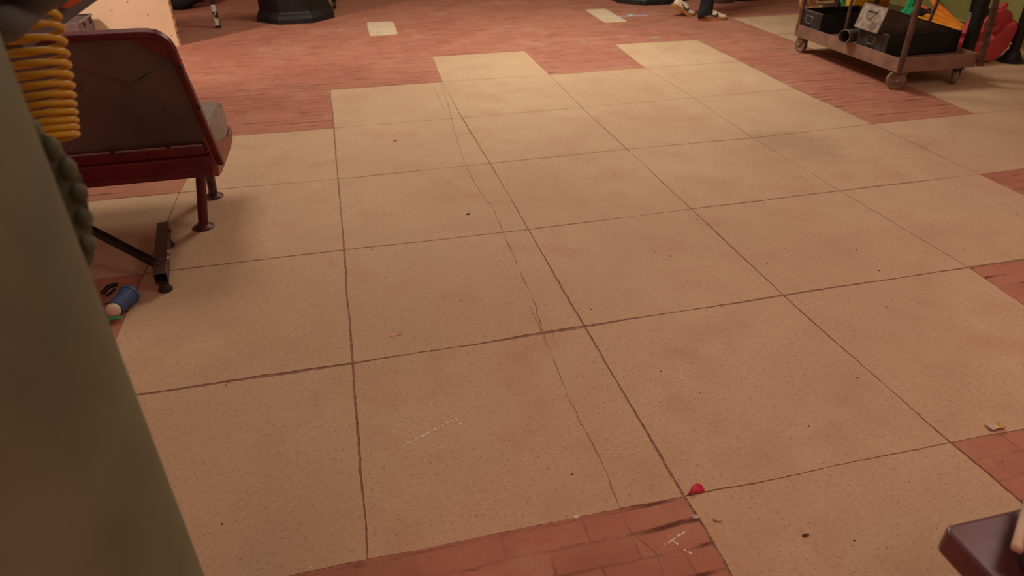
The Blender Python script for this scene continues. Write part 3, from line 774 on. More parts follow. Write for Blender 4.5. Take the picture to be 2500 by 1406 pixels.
def caster(x, y, ang, wr=.062, ww=.034, dark=False):
    R_ = Matrix.Rotation(ang, 3, 'Z'); c = Vector((x, y, wr)); ax = R_ @ Vector((1, 0, 0)); fw = R_ @ Vector((0, 1, 0))
    t = CZ0
    mb = MB().box((x - fw.x * .02, y - fw.y * .02, t - .005), (.085, .085, .010), R_)
    top = c + Vector((0, 0, 0)) - fw * .03
    mb.cyl(Vector((top.x, top.y, t - .03)), Vector((top.x, top.y, t - .004)), .026, 18)
    for s in (-1, 1):
        off = ax * s * (ww / 2 + .007); q = -fw
        prof = [c + off - fw * .060 + Vector((0, 0, t - .018 - wr)), c + off + fw * .030 + Vector((0, 0, t - .018 - wr)), c + off + fw * .020 + Vector((0, 0, .0)), c + off + fw * .008 + Vector((0, 0, -.017)), c + off - fw * .014 + Vector((0, 0, -.012))]
        mb.prism(prof, ax * s * .004)
    k = obj('caster', mb, M['forkdark'] if dark else M['fork'], cart, bevel=.001)
    prof = [(.012, -ww / 2 - .002), (wr * .55, -ww / 2 + .004), (wr * .62, -ww / 2), (wr * .93, -ww / 2), (wr, -ww / 4), (wr, ww / 4), (wr * .93, ww / 2), (wr * .62, ww / 2), (wr * .55, ww / 2 - .004), (.012, ww / 2 + .002)]
    seg = 30; rg = []
    for r_, h_ in prof: rg.append([c + ax * h_ + (fw * math.cos(q * 2 * PI / seg) + Vector((0, 0, 1)) * math.sin(q * 2 * PI / seg)) * r_ for q in range(seg)])
    obj('wheel', MB().loft(rg, True), M['wheel'], k)
    obj('axle', MB().cyl(c - ax * (ww / 2 + .016), c + ax * (ww / 2 + .016), .008, 10), M['chrome'], k)
caster(4.306, 3.775, .05, .070, .040)
caster(4.310, 2.50, -2.05 + PI, .072, .040)
caster(4.860, 2.50, -.74, .064, .036, True)
caster(4.90, 3.77, .3, .064, .036, True)

def drawer(px, name, label, L_, Wd, Hh, R_, fm, bm, open_top=True, closed=False, group='metal drawer boxes on the cart'):
    """px: front lower corner (far end of the front), local x = depth (away), local y = along the front towards the far end"""
    o = Vector(px); X_ = R_ @ Vector((1, 0, 0)); Y_ = R_ @ Vector((0, 1, 0)); Z_ = R_ @ Vector((0, 0, 1))
    t = thing(name, o, label, 'box', group)
    def blk(a, b):
        c = [(a[k] + b[k]) / 2 for k in range(3)]; d = [abs(b[k] - a[k]) for k in range(3)]
        mb = MB(); mb.box((0, 0, 0), d)
        for v in mb.v: pass
        m2 = MB(); m2.v = [o + X_ * (v.x + c[0]) + Y_ * (v.y + c[1]) + Z_ * (v.z + c[2]) for v in mb.v]; m2.f = mb.f; m2.m = mb.m
        return m2
    th = .006
    body = MB()
    parts = [((0.004, 0, 0), (L_, Wd, th)), ((0.004, 0, 0), (L_, th, Hh)), ((0.004, Wd - th, 0), (L_, Wd, Hh)), ((L_ - th, 0, 0), (L_, Wd, Hh))]
    if closed: parts.append(((0.004, 0, Hh - th), (L_, Wd, Hh)))
    for a_, b_ in parts:
        m2 = blk(a_, b_); body.add(m2.v, m2.f)
    obj('body', body, bm, t)
    fr = obj('front_panel', blk((-.004, -.004, -.002), (.004, Wd + .004, Hh + .004)), fm, t, bevel=.0015)
    e = MB()
    for a_, b_ in (((-.006, -.006, Hh), (.006, Wd + .006, Hh + .006)), ((0, -.004, Hh - .003), (L_, .002, Hh + .003)), ((0, Wd - .002, Hh - .003), (L_, Wd + .004, Hh + .003))):
        m2 = blk(a_, b_)
        e.add(m2.v, m2.f, 0 if a_[0] < 0 else 1)
    obj('rim', e, [M['boxedge'], bm], t)
    # folding pull handle with its plate
    hc = (Wd * .5, Hh * .60)
    def pt(x, y, z): return o + X_ * x + Y_ * y + Z_ * z
    hm = MB().tube([pt(-.006, hc[0] - .045, hc[1] + .025), pt(-.018, hc[0] - .048, hc[1] + .005), pt(-.020, hc[0] - .034, hc[1] - .028), pt(-.020, hc[0] + .034, hc[1] - .028), pt(-.018, hc[0] + .048, hc[1] + .005), pt(-.006, hc[0] + .045, hc[1] + .025)], .0035, 8)
    hm.tube([pt(-.008, hc[0] - .05, hc[1] + .027), pt(-.008, hc[0] + .05, hc[1] + .027)], .005, 8)
    obj('pull_handle', hm, M['boxedge'] if fm != M['metalfront'] else M['brownmetal'], fr)
    for a_, b_ in (((-.0055, Wd * .30, Hh * .13), (-.004, Wd * .42, Hh * .20)), ((-.0055, Wd * .52, Hh * .13), (-.004, Wd * .66, Hh * .20))):
        if fm == M['boxfront']: obj('label_holder', blk(a_, b_), M['boxedge'], fr)
    return t, pt, fr
I3 = Matrix.Identity(3)
tz = CZF + .002
drawer((4.290, 3.535, tz), 'drawer_box', 'open black metal drawer box on the left end of the cart, yellow box behind it', .60, .30, .165, I3, M['boxfront'], M['blacksoft'])
drawer((4.282, 2.662, tz), 'drawer_box', 'black metal drawer box lying flat on the near cart end under the tilted box', .675, .345, .165, I3, M['boxfront'], M['blacksoft'])
tilt = Matrix.Rotation(math.radians(15.5), 3, 'Y')
tl, ptt, frt = drawer((4.225, 2.738, tz + .172), 'tilted_drawer_box', 'brown-black box with a scuffed bare metal front, tilted up out of the drawer beneath', .66, .268, .185, tilt, M['metalfront'], M['boxbrown'], closed=True)
# scuffed brown patch on the bare front
mb = MB(); mb.add([ptt(-.0048, .07 + .042 * math.cos(q * .52), .038 + .034 * math.sin(q * .52)) for q in range(12)], [tuple(range(12))]); obj('worn_patch', mb, mat('brown_scuff', (.20, .12, .08), .6), frt)
# pipe
e0 = Vector((4.190, 3.060, .292)); e1_ = Vector((4.66, 3.24, .258))
pd = (e1_ - e0).normalized()
mb = MB(); seg = 28
def ring(c, r_, dirv):
    s = dirv.cross(Vector((0, 0, 1))).normalized(); u = s.cross(dirv)
    return [c + (s * math.cos(q * 2 * PI / seg) + u * math.sin(q * 2 * PI / seg)) * r_ for q in range(seg)]
mb.loft([ring(e0, .052, pd), ring(e1_, .052, pd), ring(e1_, .046, pd), ring(e0, .046, pd)], False, closed=True)
pi_ = thing('steel_pipe', (e0.x, e0.y, CZ1), 'short dark steel pipe lying across the cart rail with its open end towards the front', 'pipe')
obj('pipe_body', mb, M['pipe'], pi_)
mb = MB(); mb.loft([ring(e0 - pd * .004, .054, pd), ring(e0 + pd * .010, .054, pd), ring(e0 + pd * .010, .049, pd), ring(e0 - pd * .004, .049, pd)], False, closed=True); lip = obj('lip', mb, M['boxedge'], pi_); lip['label'] = 'bright worn rim of the pipe'

# ------------------------------------------------------------------ things beyond the cart, along the green wall
# yellow box
yb0 = G(2083, 60, 0)
yx, yy = 5.02, 4.06
yb = thing('toolbox', (yx + .25, yy + .2, 0), 'yellow box with an amber brown lid panel standing behind the cart', 'toolbox')
zt_ = .50
pl_ = AY(2062, 0, yy); pr_ = AY(2166, 33, yy)
x0_, x1_ = AY(2081, 20, yy).x, AY(2165, 30, yy).x
xm_ = AY(2108, 8, yy).x
obj('shell', MB().box(((x0_ + x1_) / 2, yy + .06, .24), (x1_ - x0_, .12, .48)), M['yellowbox'], yb, bevel=.012, seg=3)
zc = AY(2130, 2, yy).z
pnl = obj('amber_panel', MB().box(((xm_ + x1_) / 2 + .01, yy - .006, zc - .035), (x1_ - xm_ - .03, .014, .075)), M['brownbox'], yb, bevel=.003); pnl['label'] = 'amber brown panel'
lt = AY(2141, 4, yy - .015); obj('latch', MB().box((lt.x, yy - .018, lt.z), (.045, .014, .035)), M['black'], yb, bevel=.002)
# green hose coil leaning on the wall
gc = AX(2186, 4, 5.80)
ghc = thing('garden_hose', (gc.x, gc.y, 0), 'coil of green hose standing against the olive wall behind the cart', 'hose')
vd = (gc - CAM); vd.z = 0; vd.normalize(); sd_ = Vector((vd.y, -vd.x, 0))
gp = []
turns = 6; SE = 40
for k in range(turns * SE):
    a = k * 2 * PI / SE; tt = k / (turns * SE)
    rr = .150 + .028 * math.sin(tt * 9) ; dep = (tt - .5) * .12 + .01 * math.sin(a * 1.3)
    gp.append(gc + sd_ * rr * math.cos(a) * (1.05) + Vector((0, 0, 1)) * rr * math.sin(a) * 1.15 + vd * dep)
lift = min(p.z for p in gp) - .020
gp = [p - Vector((0, 0, lift if lift < 0 else 0)) for p in gp]
gp += [gp[-1] + Vector((.02, .1, -.05)), Vector((gp[-1].x - .05, gp[-1].y + .3, .02)), Vector((gp[-1].x - .35, gp[-1].y + .45, .02))]
obj('hose_coil', MB().tube(gp, .0195, 12), M['greenhose'], ghc)
# orange-yellow fat hoses on the floor by the wall
def px_tube(name, pts, r, label, m_=M['orangehose'], group='orange-yellow ducts along the wall', X0=6.18):
    P_ = [AX(x, y, X0 + dx) for x, y, dx in pts]
    # smooth with catmull
    out = []
    n = len(P_)
    for k in range(n - 1):
        p0, p1, p2, p3 = P_[max(k - 1, 0)], P_[k], P_[k + 1], P_[min(k + 2, n - 1)]
        for q in range(8):
            t = q / 8; out.append(.5 * ((2 * p1) + (-p0 + p2) * t + (2 * p0 - 5 * p1 + 4 * p2 - p3) * t * t + (-p0 + 3 * p1 - 3 * p2 + p3) * t ** 3))
    out.append(P_[-1])
    for p in out: p.z = max(p.z, r)
    c = out[len(out) // 2]; o = obj(name, MB().tube(out, r, 14), m_, at=(c.x, c.y, 0)); tag(o, label, 'hose', group); return o
px_tube('flexible_duct', [(2262,-30,.0),(2275,-4,.0),(2285,14,.0),(2292,18,0),(2305,28,0),(2325,48,-.02),(2350,68,-.05),(2372,84,-.12)], .030, 'topmost fat yellow hose curving down along the olive wall')
px_tube('flexible_duct', [(2262,38,-.05),(2275,30,-.06),(2290,33,-.08),(2310,45,-.08),(2335,62,-.10),(2360,78,-.14)], .030, 'middle fat orange hose of the bundle by the olive wall')
px_tube('flexible_duct', [(2236,42,-.14),(2252,38,-.15),(2262,36,-.16),(2282,44,-.16),(2310,56,-.18),(2345,74,-.2)], .036, 'lowest orange-yellow hose of the bundle, just above the black box')
px_tube('flexible_duct', [(2236,46,-.24),(2262,53,-.26),(2290,60,-.26),(2325,70,-.26),(2350,78,-.26)], .034, 'short yellow hose end lying nearest the tilted box')
# dark clamp with orange grip
kc = AX(2254, 30, 6.0)
cl_ = thing('spring_clamp', (kc.x, kc.y, 0), 'dark spring clamp with orange grips on the hose bundle', 'clamp')
obj('jaw', MB().tube([AX(2240, 28, 6.0), AX(2256, 31, 6.0), AX(2268, 26, 6.0), AX(2276, 34, 6.0)], [.045, .04, .025, .012], 12), M['black'], cl_)
g_ = obj('grip', MB().tube([AX(2246, 14, 5.97), AX(2255, 17, 5.97), AX(2265, 21, 5.97)], [.010, .014, .012], 10), M['orange'], cl_); g_['label'] = 'orange grip'
# strap hanging on the wall
st0 = AX(2379, -8, WX - .03); st1 = AX(2371, 30, WX - .03); st2 = AX(2368, 45, WX - .03)
hs = thing('hanging_strap', st0, 'black strap with a metal tip hanging against the olive wall', 'strap')
mb = MB().loft([[c + Vector((x * .004, y * .022, 0)) for x, y in ((-1, -1), (1, -1), (1, 1), (-1, 1))] for c in (st0 + Vector((0, 0, .8)), st0, st1)], True); obj('webbing', mb, M['black'], hs)
mb = MB().loft([[c + Vector((x * .006, y * .021, 0)) for x, y in ((-1, -1), (1, -1), (1, 1), (-1, 1))] for c in (st1, st2)], True); tp = obj('metal_tip', mb, M['metalfront'], hs); tp['label'] = 'scuffed metal tip'

# red fuel can
YC = 2.98
fc = G(2402, 157)
can = thing('fuel_can', (fc.x, fc.y, 0), 'large red plastic fuel can leaning beside the cart near the olive wall', 'fuel can')
fr_px = [(2396,158),(2412,158),(2438,140),(2462,116),(2478,86),(2490,60),(2484,50),(2462,60),(2440,78),(2422,96),(2405,107),(2375,104),(2350,96),(2338,100),(2336,122),(2352,140),(2376,152)]
front = [AY(x, y, YC) for x, y in fr_px]
mn = min(v.z for v in front); front = [v - Vector((0, 0, mn)) if v.z < .02 else v for v in front]
cx = sum((v.x for v in front)) / len(front); cz = sum((v.z for v in front)) / len(front)
def sc2(k, dy, dz, dx=0): return [Vector((cx + (v.x - cx) * k + dx, YC + dy, max(.0, cz + (v.z - cz) * k + dz))) for v in front]
mb = MB().loft([sc2(.90, -.02, 0), sc2(1.0, .02, 0), sc2(1.0, .20, .035), sc2(.92, .25, .045), sc2(.80, .27, .05)], True)
obj('can_body', mb, M['redcan'], can, bevel=.018, seg=4)
def pc3(x, y, dy): return AY(x, y, YC + dy)
a_ = pc3(2448, 38, .12)
hd = [(2410,58),(2432,28),(2455,22),(2472,34),(2472,52),(2455,62),(2432,66)]
mb = MB().loft([[pc3(x, y, .04) for x, y in hd], [pc3(x, y, .16) + Vector((0, 0, .01)) for x, y in hd]], True); obj('shoulder', mb, M['redcan'], can, bevel=.016, seg=3)
mb = MB().tube([pc3(2440, 24, .1), pc3(2452, 14, .1), pc3(2456, 7, .1)], [.030, .024, .026], 14); obj('spout_cap', mb, M['redcan'], can, bevel=.004)
mb = MB().tube([pc3(2398, 78, .02), pc3(2402, 56, .03), pc3(2418, 38, .03), pc3(2436, 30, .05)], .014, 10); obj('handle', mb, M['redcan'], can)
mb = MB().tube([pc3(2352, 88, .12), pc3(2372, 62, .14), pc3(2400, 34, .16), pc3(2412, 22, .16)], [.05, .055, .05, .03], 14); obj('upper_shoulder', mb, M['redcan'], can)
mb = MB().loft([[pc3(x, y, dy) for x, y in ((2420,82),(2432,78),(2446,64),(2440,58),(2424,66))] for dy in (.0, .05)], True); obj('raised_label_panel', mb, M['redcan'], can, bevel=.005)
mb = MB().cyl(pc3(2405, 32, .0), pc3(2422, 26, .02), .026, 14); obj('vent_cap', mb, M['black'], can)
# black posts by the wall
rk = thing('post_stand', (5.81, 2.88, 0), 'black round post on a flared cast base at the far right edge', 'stand')
bs = G(2466, 150); bs = Vector((bs.x, bs.y, 0))
mb = MB().lathe(bs, [(.108, 0), (.108, .012), (.095, .022), (.070, .050), (.058, .085), (.045, .10)], 28); obj('base', mb, M['black'], rk)
obj('post', MB().cyl(bs + Vector((0, 0, .09)), bs + Vector((0, 0, 1.5)), .042, 20), M['black'], rk)
ft = AY(2452, 112, bs.y + .12); obj('side_bracket', MB().box((bs.x - .07, bs.y + .10, .16), (.12, .05, .05)), M['black'], rk, bevel=.004)
c = Vector((bs.x - .045, bs.y - .0, .235)); obj('bolt', MB().sphere(AY(2468, 106, bs.y - .045), .008, 8), M['chrome'], rk)
pgx = Vector((CX1 + .058, 2.62, 0))
sp_ = obj('square_upright', MB().box((pgx.x, pgx.y, .745), (.070, .070, 1.19)), M['black'], cart, bevel=.004); sp_['label'] = 'thick black square upright'

# ------------------------------------------------------------------ things behind the left end of the cart
def floor_loop(name, c_px, r, thick, m_, label, cat, tiltx=0, squash=.6, h=0.0):
    c = G(*c_px); pts = []
    for k in range(36):
        a = k * 2 * PI / 36; pts.append(Vector((c.x + r * math.cos(a), c.y + r * squash * math.sin(a), thick + h + tiltx * (1 + math.sin(a)))))
    o = obj(name, MB().tube(pts, thick, 12, closed=True, cap=False), m_, at=(c.x, c.y, 0)); tag(o, label, cat); return o
rp = thing('rope_coil', (5.1, 5.05, 0), 'thick beige rope loops hanging just behind the open black drawer', 'rope')
for k, (pts_) in enumerate([[(1962,-30),(1958,-5),(1960,14),(1968,24),(1980,22)], [(1972,-30),(1970,0),(1976,16),(1990,22),(2004,20)], [(1984,-30),(1980,-6),(1986,8),(1996,20),(2002,24)]]):
    P_ = [AY(x, y, 4.6 + .03 * k) for x, y in pts_]
    o_ = []
    for q in range(len(P_) - 1):
        for t in range(6): o_.append(P_[q].lerp(P_[q + 1], t / 6))
    o_.append(P_[-1]); obj('rope_strand', MB().tube(o_, .030, 12), M['tan'], rp)
z0_ = AY(1980, 22, 4.6).z
obj('hook_post', MB().cyl((AY(1980, 0, 4.72).x, 4.72, 0), (AY(1980, 0, 4.72).x, 4.72, 1.1), .02, 12), M['forkdark'], rp)
q = AY(2009, 5, 5.0); rd = thing('red_stand', (q.x, 5.0, 0), 'dark red stand post behind the open black drawer', 'stand'); obj('post', MB().cyl((q.x, 5.0, .02), (q.x, 5.0, .9), .036, 16), M['red'], rd); obj('base', MB().lathe((q.x, 5.0, 0), [(.10, 0), (.10, .015), (.04, .04)], 20), M['red'], rd)
q = AY(2024, 2, 4.8); hp = []
for k in range(40):
    a = k * 2 * PI / 40; hp.append(Vector((q.x - .03 + .13 * math.cos(a), 4.8 + .10 * math.sin(a), q.z)))
bk = thing('bucket', (q.x - .03, 4.8, 0), 'copper-brown bucket with a pale rim behind the open black drawer', 'bucket')
obj('rim', MB().tube(hp, .010, 10, closed=True, cap=False), M['tan'], bk)
mb = MB().loft([[Vector((q.x - .03 + r_ * math.cos(k * 2 * PI / 30), 4.8 + r_ * .77 * math.sin(k * 2 * PI / 30), z_)) for k in range(30)] for r_, z_ in ((.09, 0), (.13, q.z), (.124, q.z), (.085, .01))], True); obj('body', mb, M['cart'], bk)
q = AY(2046, 5, 4.5); gp_ = thing('grey_post', (q.x, 4.5, 0), 'dark grey post standing left of the yellow box', 'post'); obj('post_shaft', MB().cyl((q.x, 4.5, .01), (q.x, 4.5, 1.2), .036, 16), M['forkdark'], gp_); obj('base', MB().cyl((q.x, 4.5, 0), (q.x, 4.5, .015), .07, 20), M['forkdark'], gp_)
qq = [AY(x, y, 4.42) for x, y in ((2052,-20),(2056,0),(2060,10),(2064,16))]
qq += [Vector((qq[-1].x + .02, 4.42, .15)), Vector((qq[-1].x + .05, 4.45, .02))]
o = obj('green_hose_end', MB().tube(qq, .020, 12), M['greenhose'], at=(qq[-1].x, 4.42, 0)); tag(o, 'end of green hose hanging down between the grey post and the yellow box', 'hose')

# ------------------------------------------------------------------ black octagonal pedestals
def pedestal(cx, cy, label, R0=.47):
    t = thing('octagonal_pedestal', (cx, cy, 0), label, 'pedestal', 'black octagonal pedestals')
    r0 = PI / 8
    obj('base_moulding', MB().lathe((cx, cy, 0), [(R0, 0), (R0, .055), (R0 - .012, .070), (R0 - .018, .085), (R0 - .035, .10), (R0 - .045, .125)], 8, rot0=r0), M['black'], t, bevel=.003)
    obj('pedestal_body', MB().lathe((cx, cy, 0), [(R0 - .048, .10), (R0 - .048, .95)], 8, rot0=r0), M['black'], t, bevel=.003)
    obj('top_slab', MB().lathe((cx, cy, 0), [(R0 - .03, .95), (R0, .97), (R0, 1.0), (R0 - .02, 1.01)], 8, rot0=r0), M['black'], t, bevel=.003)
pedestal(-.33, 6.90, 'black octagonal pedestal with a moulded base, left of centre at the top')
pedestal(4.04, 6.83, 'black octagonal pedestal behind the walking person at the top edge')
# rolling stand caster right of the left pedestal
c = G(818, 21); cs = thing('rolling_stand', (c.x, c.y, 0), 'black caster of a rolling stand right behind the left pedestal', 'stand')
obj('wheel', MB().cyl((c.x - .018, c.y, .045), (c.x + .018, c.y, .045), .045, 24), M['forkdark'], cs, bevel=.004)
obj('wheel_hub', MB().cyl((c.x - .02, c.y - .002, .045), (c.x + .02, c.y - .002, .045), .018, 16), M['boxedge'], cs)
obj('fork', MB().box((c.x, c.y + .01, .10), (.055, .05, .06)), M['black'], cs, bevel=.004)
obj('pole', MB().cyl((c.x, c.y + .01, .12), (c.x, c.y + .01, 1.3), .02, 14), M['black'], cs)

# ------------------------------------------------------------------ plywood sheet, crate, pole, dark bags at the top left
PY = 5.68
xr_ = AY(437, 110, PY).x; xl_ = xr_ - 1.22
ply = thing('plywood_sheet', ((xr_ + xl_) / 2, PY, 0), 'pale plywood sheet standing upright behind the red bench', 'plywood')
obj('face', MB().box(((xr_ + xl_) / 2, PY + .004, .61), (1.22, .008, 1.22)), M['ply'], ply)
random.seed(3); mb = MB(); rr = []
for k in range(60):
    z = 1.22 * k / 59; e_ = .010 * abs(noise.noise(Vector((0, 3, z * 22)))) + .004 * random.random(); x = xr_ - .001
    rr.append([Vector((x, PY + .001, z)), Vector((x + .014 + e_, PY + .004, z)), Vector((x + .016 + e_, PY + .028, z)), Vector((x, PY + .030, z))])
mb.loft(rr, True); ed = obj('rough_edge', mb, M['plyedge'], ply, smooth=False); ed['label'] = 'rough splintered edge'
obj('backing', MB().box(((xr_ + xl_) / 2, PY + .019, .61), (1.22, .022, 1.22)), M['plyedge'], ply)
for q_ in ((311,4),(273,25),(361,36),(419,86),(302,71),(206,16)):
    c_ = AY(*q_, PY); obj('screw_hole', MB().cyl(c_ - Vector((0, .0012, 0)), c_ + Vector((0, .003, 0)), .0065, 10), M['hole'], ply)
# crate
zc_ = .34
c1_ = G(222, 37, zc_)
crt = thing('storage_crate', (c1_.x - .3, c1_.y - .2, 0), 'grey plastic storage crate with a dark rim behind the red bench', 'crate')
x1c, y1c = c1_.x, c1_.y; x0c, y0c = x1c - .60, y1c - .40
th = .02
for nm, a_, b_ in (('side_wall', (x1c - th, y0c, 0), (x1c, y1c, zc_)), ('side_wall', (x0c, y0c, 0), (x0c + th, y1c, zc_)), ('end_wall', (x0c, y1c - th, 0), (x1c, y1c, zc_)), ('end_wall', (x0c, y0c, 0), (x1c, y0c + th, zc_)), ('bottom', (x0c, y0c, 0), (x1c, y1c, .02))):
    obj(nm, MB().box([(a_[k] + b_[k]) / 2 for k in range(3)], [b_[k] - a_[k] for k in range(3)]), M['crate'], crt, bevel=.003)
obj('rim', MB().box(((x0c + x1c) / 2, y1c + .004, zc_ + .004), (.61, .03, .016)), M['cratedark'], crt, bevel=.002)
obj('rim', MB().box((x1c + .002, (y0c + y1c) / 2, zc_ + .004), (.02, .40, .012)), M['crate'], crt, bevel=.002)
for yq, hh in ((.10, .05), (.14, .03), (.30, .05), (.33, .04), (.36, .05)):
    obj('slot', MB().box((x1c + .001, y0c + yq, zc_ - .035), (.012, .018, hh)), M['cratedark'], crt)
obj('liner', MB().box(((x0c + x1c) / 2, (y0c + y1c) / 2, .16), (.54, .34, .02)), M['cratedark'], crt)
# leg with labels
pb_ = G(533, 68); pb_ = Vector((pb_.x, pb_.y, 0))
lg = thing('labelled_pole', pb_, 'thin dark pole with two white labels standing between plywood and left pedestal', 'pole')
obj('pole_shaft', MB().box(pb_ + Vector((0, 0, .75)), (.050, .050, 1.5)), M['forkdark'], lg, bevel=.004)
obj('rubber_foot', MB().box(pb_ + Vector((0, 0, .012)), (.058, .058, .024)), M['black'], lg, bevel=.003)
for ya, yb_ in ((11, 28), (45, 62)):
    za = AY(526, ya, pb_.y - .026).z; zb_ = AY(530, yb_, pb_.y - .026).z
    s = obj('label', MB().box((pb_.x, pb_.y - .0265, (za + zb_) / 2), (.046, .003, za - zb_)), M['white'], lg); s['label'] = 'white paper label'
za = AY(526, 28, pb_.y - .03).z; zb_ = AY(530, 45, pb_.y - .03).z
obj('wire', MB().tube([Vector((pb_.x + .012, pb_.y - .030, za + .01)), Vector((pb_.x + .004, pb_.y - .032, za - .02)), Vector((pb_.x - .016, pb_.y - .032, zb_ + .03)), Vector((pb_.x - .014, pb_.y - .030, zb_ - .01)), Vector((pb_.x - .010, pb_.y - .030, zb_ - .05))], .005, 8), M['white'], lg)
def lump(name, c, sx, sy, sz, m_, label, cat, seed=0):
    mb = MB().sphere((c[0], c[1], sz * .95), 1, 24, sx=sx, sy=sy, sz=sz)
    for v in mb.v:
        nn = noise.noise(Vector((v.x * 6 + seed, v.y * 6, v.z * 6))); d_ = (v - Vector((c[0], c[1], sz))) ; v += d_ * nn * .45
        if v.z < 0.0: v.z = 0.0
    o = obj(name, mb, m_, at=(c[0], c[1], 0), sub=1); tag(o, label, cat); return o
b1 = G(440, 26); lump('duffel_bag', (b1.x, b1.y + .16), .28, .17, .17, M['navycloth'], 'dark navy cloth bag on the brick floor right of the plywood sheet', 'bag')
b1 = G(478, 8); lump('cloth_bundle', (b1.x, b1.y + .12), .16, .12, .12, M['navycloth'], 'smaller dark cloth bundle at the top edge beside the navy bag', 'cloth', 4)
b1 = G(1766, 9); mb = MB().loft([rrect(b1.x - .10, b1.y, b1.x + .17, b1.y + .3, .10, 0), rrect(b1.x - .11, b1.y - .005, b1.x + .175, b1.y + .3, .10, .05), rrect(b1.x - .10, b1.y, b1.x + .165, b1.y + .3, .10, .12)], True)
o = obj('floor_weight', mb, mat('grey_brown_rubber', (.115, .075, .05), .5), at=(b1.x, b1.y, 0), bevel=.015, seg=3); tag(o, 'rounded grey-brown floor weight right behind the walking person', 'weight')
b1 = G(1828, 2); o = obj('dark_case', MB().box((b1.x, b1.y + .15, .15), (.30, .3, .30)), M['black'], at=(b1.x, b1.y, 0), bevel=.01); tag(o, 'black case just showing at the top edge right of the person', 'case')

# ------------------------------------------------------------------ walking person: body, trousers, jacket, shoes
RF = Vector((4.085, 5.385, 0)); LF = Vector((4.15, 5.70, 0))
per = thing('person', (4.15, 5.55, 0), 'person walking past at the top edge in black jeans and cream sneakers', 'person')
aR = math.atan2(-.04, .31)
def skin(name, verts, edges, radii, m_, parent, sub=2, root=0):
    at = Vector(parent['_b']); me = bpy.data.meshes.new(name); me.from_pydata([Vector(v) - at for v in verts], edges, []); me.materials.append(m_)
    o = bpy.data.objects.new(name, me); col.objects.link(o); o.parent = parent; o['_b'] = list(at)
    sk = o.modifiers.new('skin', 'SKIN'); sk.use_smooth_shade = True
    lay = me.skin_vertices[0] if me.skin_vertices else None
    if lay is None:
        bm = bmesh.new(); bm.from_mesh(me); bm.verts.layers.skin.verify(); bm.to_mesh(me); bm.free(); lay = me.skin_vertices[0]
    for k, r_ in enumerate(radii): lay.data[k].radius = r_ if isinstance(r_, tuple) else (r_, r_); lay.data[k].use_root = (k == root)
    s = o.modifiers.new('sub', 'SUBSURF'); s.levels = sub; s.render_levels = sub
    return o
aR_ = RF + Vector((.075, 0, .10)); heelL = AY(1660, 6, 5.72); aL_ = heelL + Vector((.02, 0, .03))
hip = Vector((4.22, 5.54, .93))
kR = Vector((4.185, 5.42, .50)); kL = Vector((4.23, 5.66, .50)); hR = hip + Vector((0, -.10, 0)); hL = hip + Vector((0, .10, 0))
V_ = [hip, hip + Vector((.0, 0, .22)), hip + Vector((0, 0, .42)), hip + Vector((0, 0, .54)), hip + Vector((.01, 0, .62)), hip + Vector((.02, 0, .73)), hip + Vector((.02, 0, .82)),
      hR, kR, aR_, hL, kL, aL_,
      hip + Vector((0, -.18, .50)), hip + Vector((-.08, -.23, .22)), hip + Vector((-.02, -.22, -.02)), hip + Vector((0, .18, .50)), hip + Vector((.06, .23, .22)), hip + Vector((.20, .22, .03))]
E_ = [(0,1),(1,2),(2,3),(3,4),(4,5),(5,6),(0,7),(7,8),(8,9),(0,10),(10,11),(11,12),(3,13),(13,14),(14,15),(3,16),(16,17),(17,18)]
Rr = [(.12,.14),(.10,.13),(.11,.15),(.09,.13),.05,.085,.07,.09,.058,.038,.09,.058,.038,.055,.040,.028,.055,.040,.028]
body = skin('body', V_, E_, Rr, M['skin'], per)
# face, ears, hands
hdc = V_[5] + Vector((.01, 0, .03))
obj('hair', MB().sphere(hdc + Vector((-.03, 0, .045)), .10, 18, sz=.85), M['hair'], per)
mb = MB().sphere(hdc + Vector((.088, 0, -.012)), .016, 10, sz=1.5); obj('nose', mb, M['skin'], per)
for s in (-1, 1):
    obj('eye', MB().sphere(hdc + Vector((.078, s * .032, .012)), .011, 10), M['white'], per)
    obj('ear', MB().sphere(hdc + Vector((0, s * .085, -.005)), .022, 10, sy=.4, sz=1.4), M['skin'], per)
obj('mouth', MB().box(hdc + Vector((.080, 0, -.052)), (.012, .045, .010)), M['petal'], per)
for wp, dr in ((V_[15], Vector((.1, 0, -1)).normalized()), (V_[18], Vector((.45, 0, -.9)).normalized())):
    HV = [wp, wp + dr * .05, wp + dr * .085]; HE = [(0, 1), (1, 2)]; HR = [(.024, .018), (.032, .016), (.036, .014)]
    fx = dr.cross(Vector((0, 1, 0))).normalized()
    for q, (o_, ln) in enumerate(((-.030, .065), (-.010, .078), (.010, .072), (.030, .055))):
        b_ = len(HV); HV += [wp + dr * .095 + fx * o_, wp + dr * (.095 + ln * .55) + fx * o_ * 1.05 + Vector((0, .006, 0)), wp + dr * (.095 + ln) + fx * o_ * 1.05 + Vector((0, .016, 0))]
        HE += [(2, b_), (b_, b_ + 1), (b_ + 1, b_ + 2)]; HR += [.009, .0085, .007]
    b_ = len(HV); HV += [wp + dr * .045 + fx * .04, wp + dr * .08 + fx * .058]; HE += [(1, b_), (b_, b_ + 1)]; HR += [.010, .008]
    skin('hand', HV, HE, HR, M['skin'], per, 1)
skin('jacket', [V_[0] + Vector((0, 0, .02)), V_[1], V_[2], V_[3] + Vector((0, 0, .01)), V_[13], V_[14], V_[15] + Vector((0, 0, .04)), V_[16], V_[17], V_[18] + Vector((-.02, 0, .04))],
     [(0,1),(1,2),(2,3),(3,4),(4,5),(5,6),(3,7),(7,8),(8,9)], [(.145,.17),(.13,.16),(.135,.17),(.11,.15),.07,.055,.042,.07,.055,.042], M['jacket'], per)
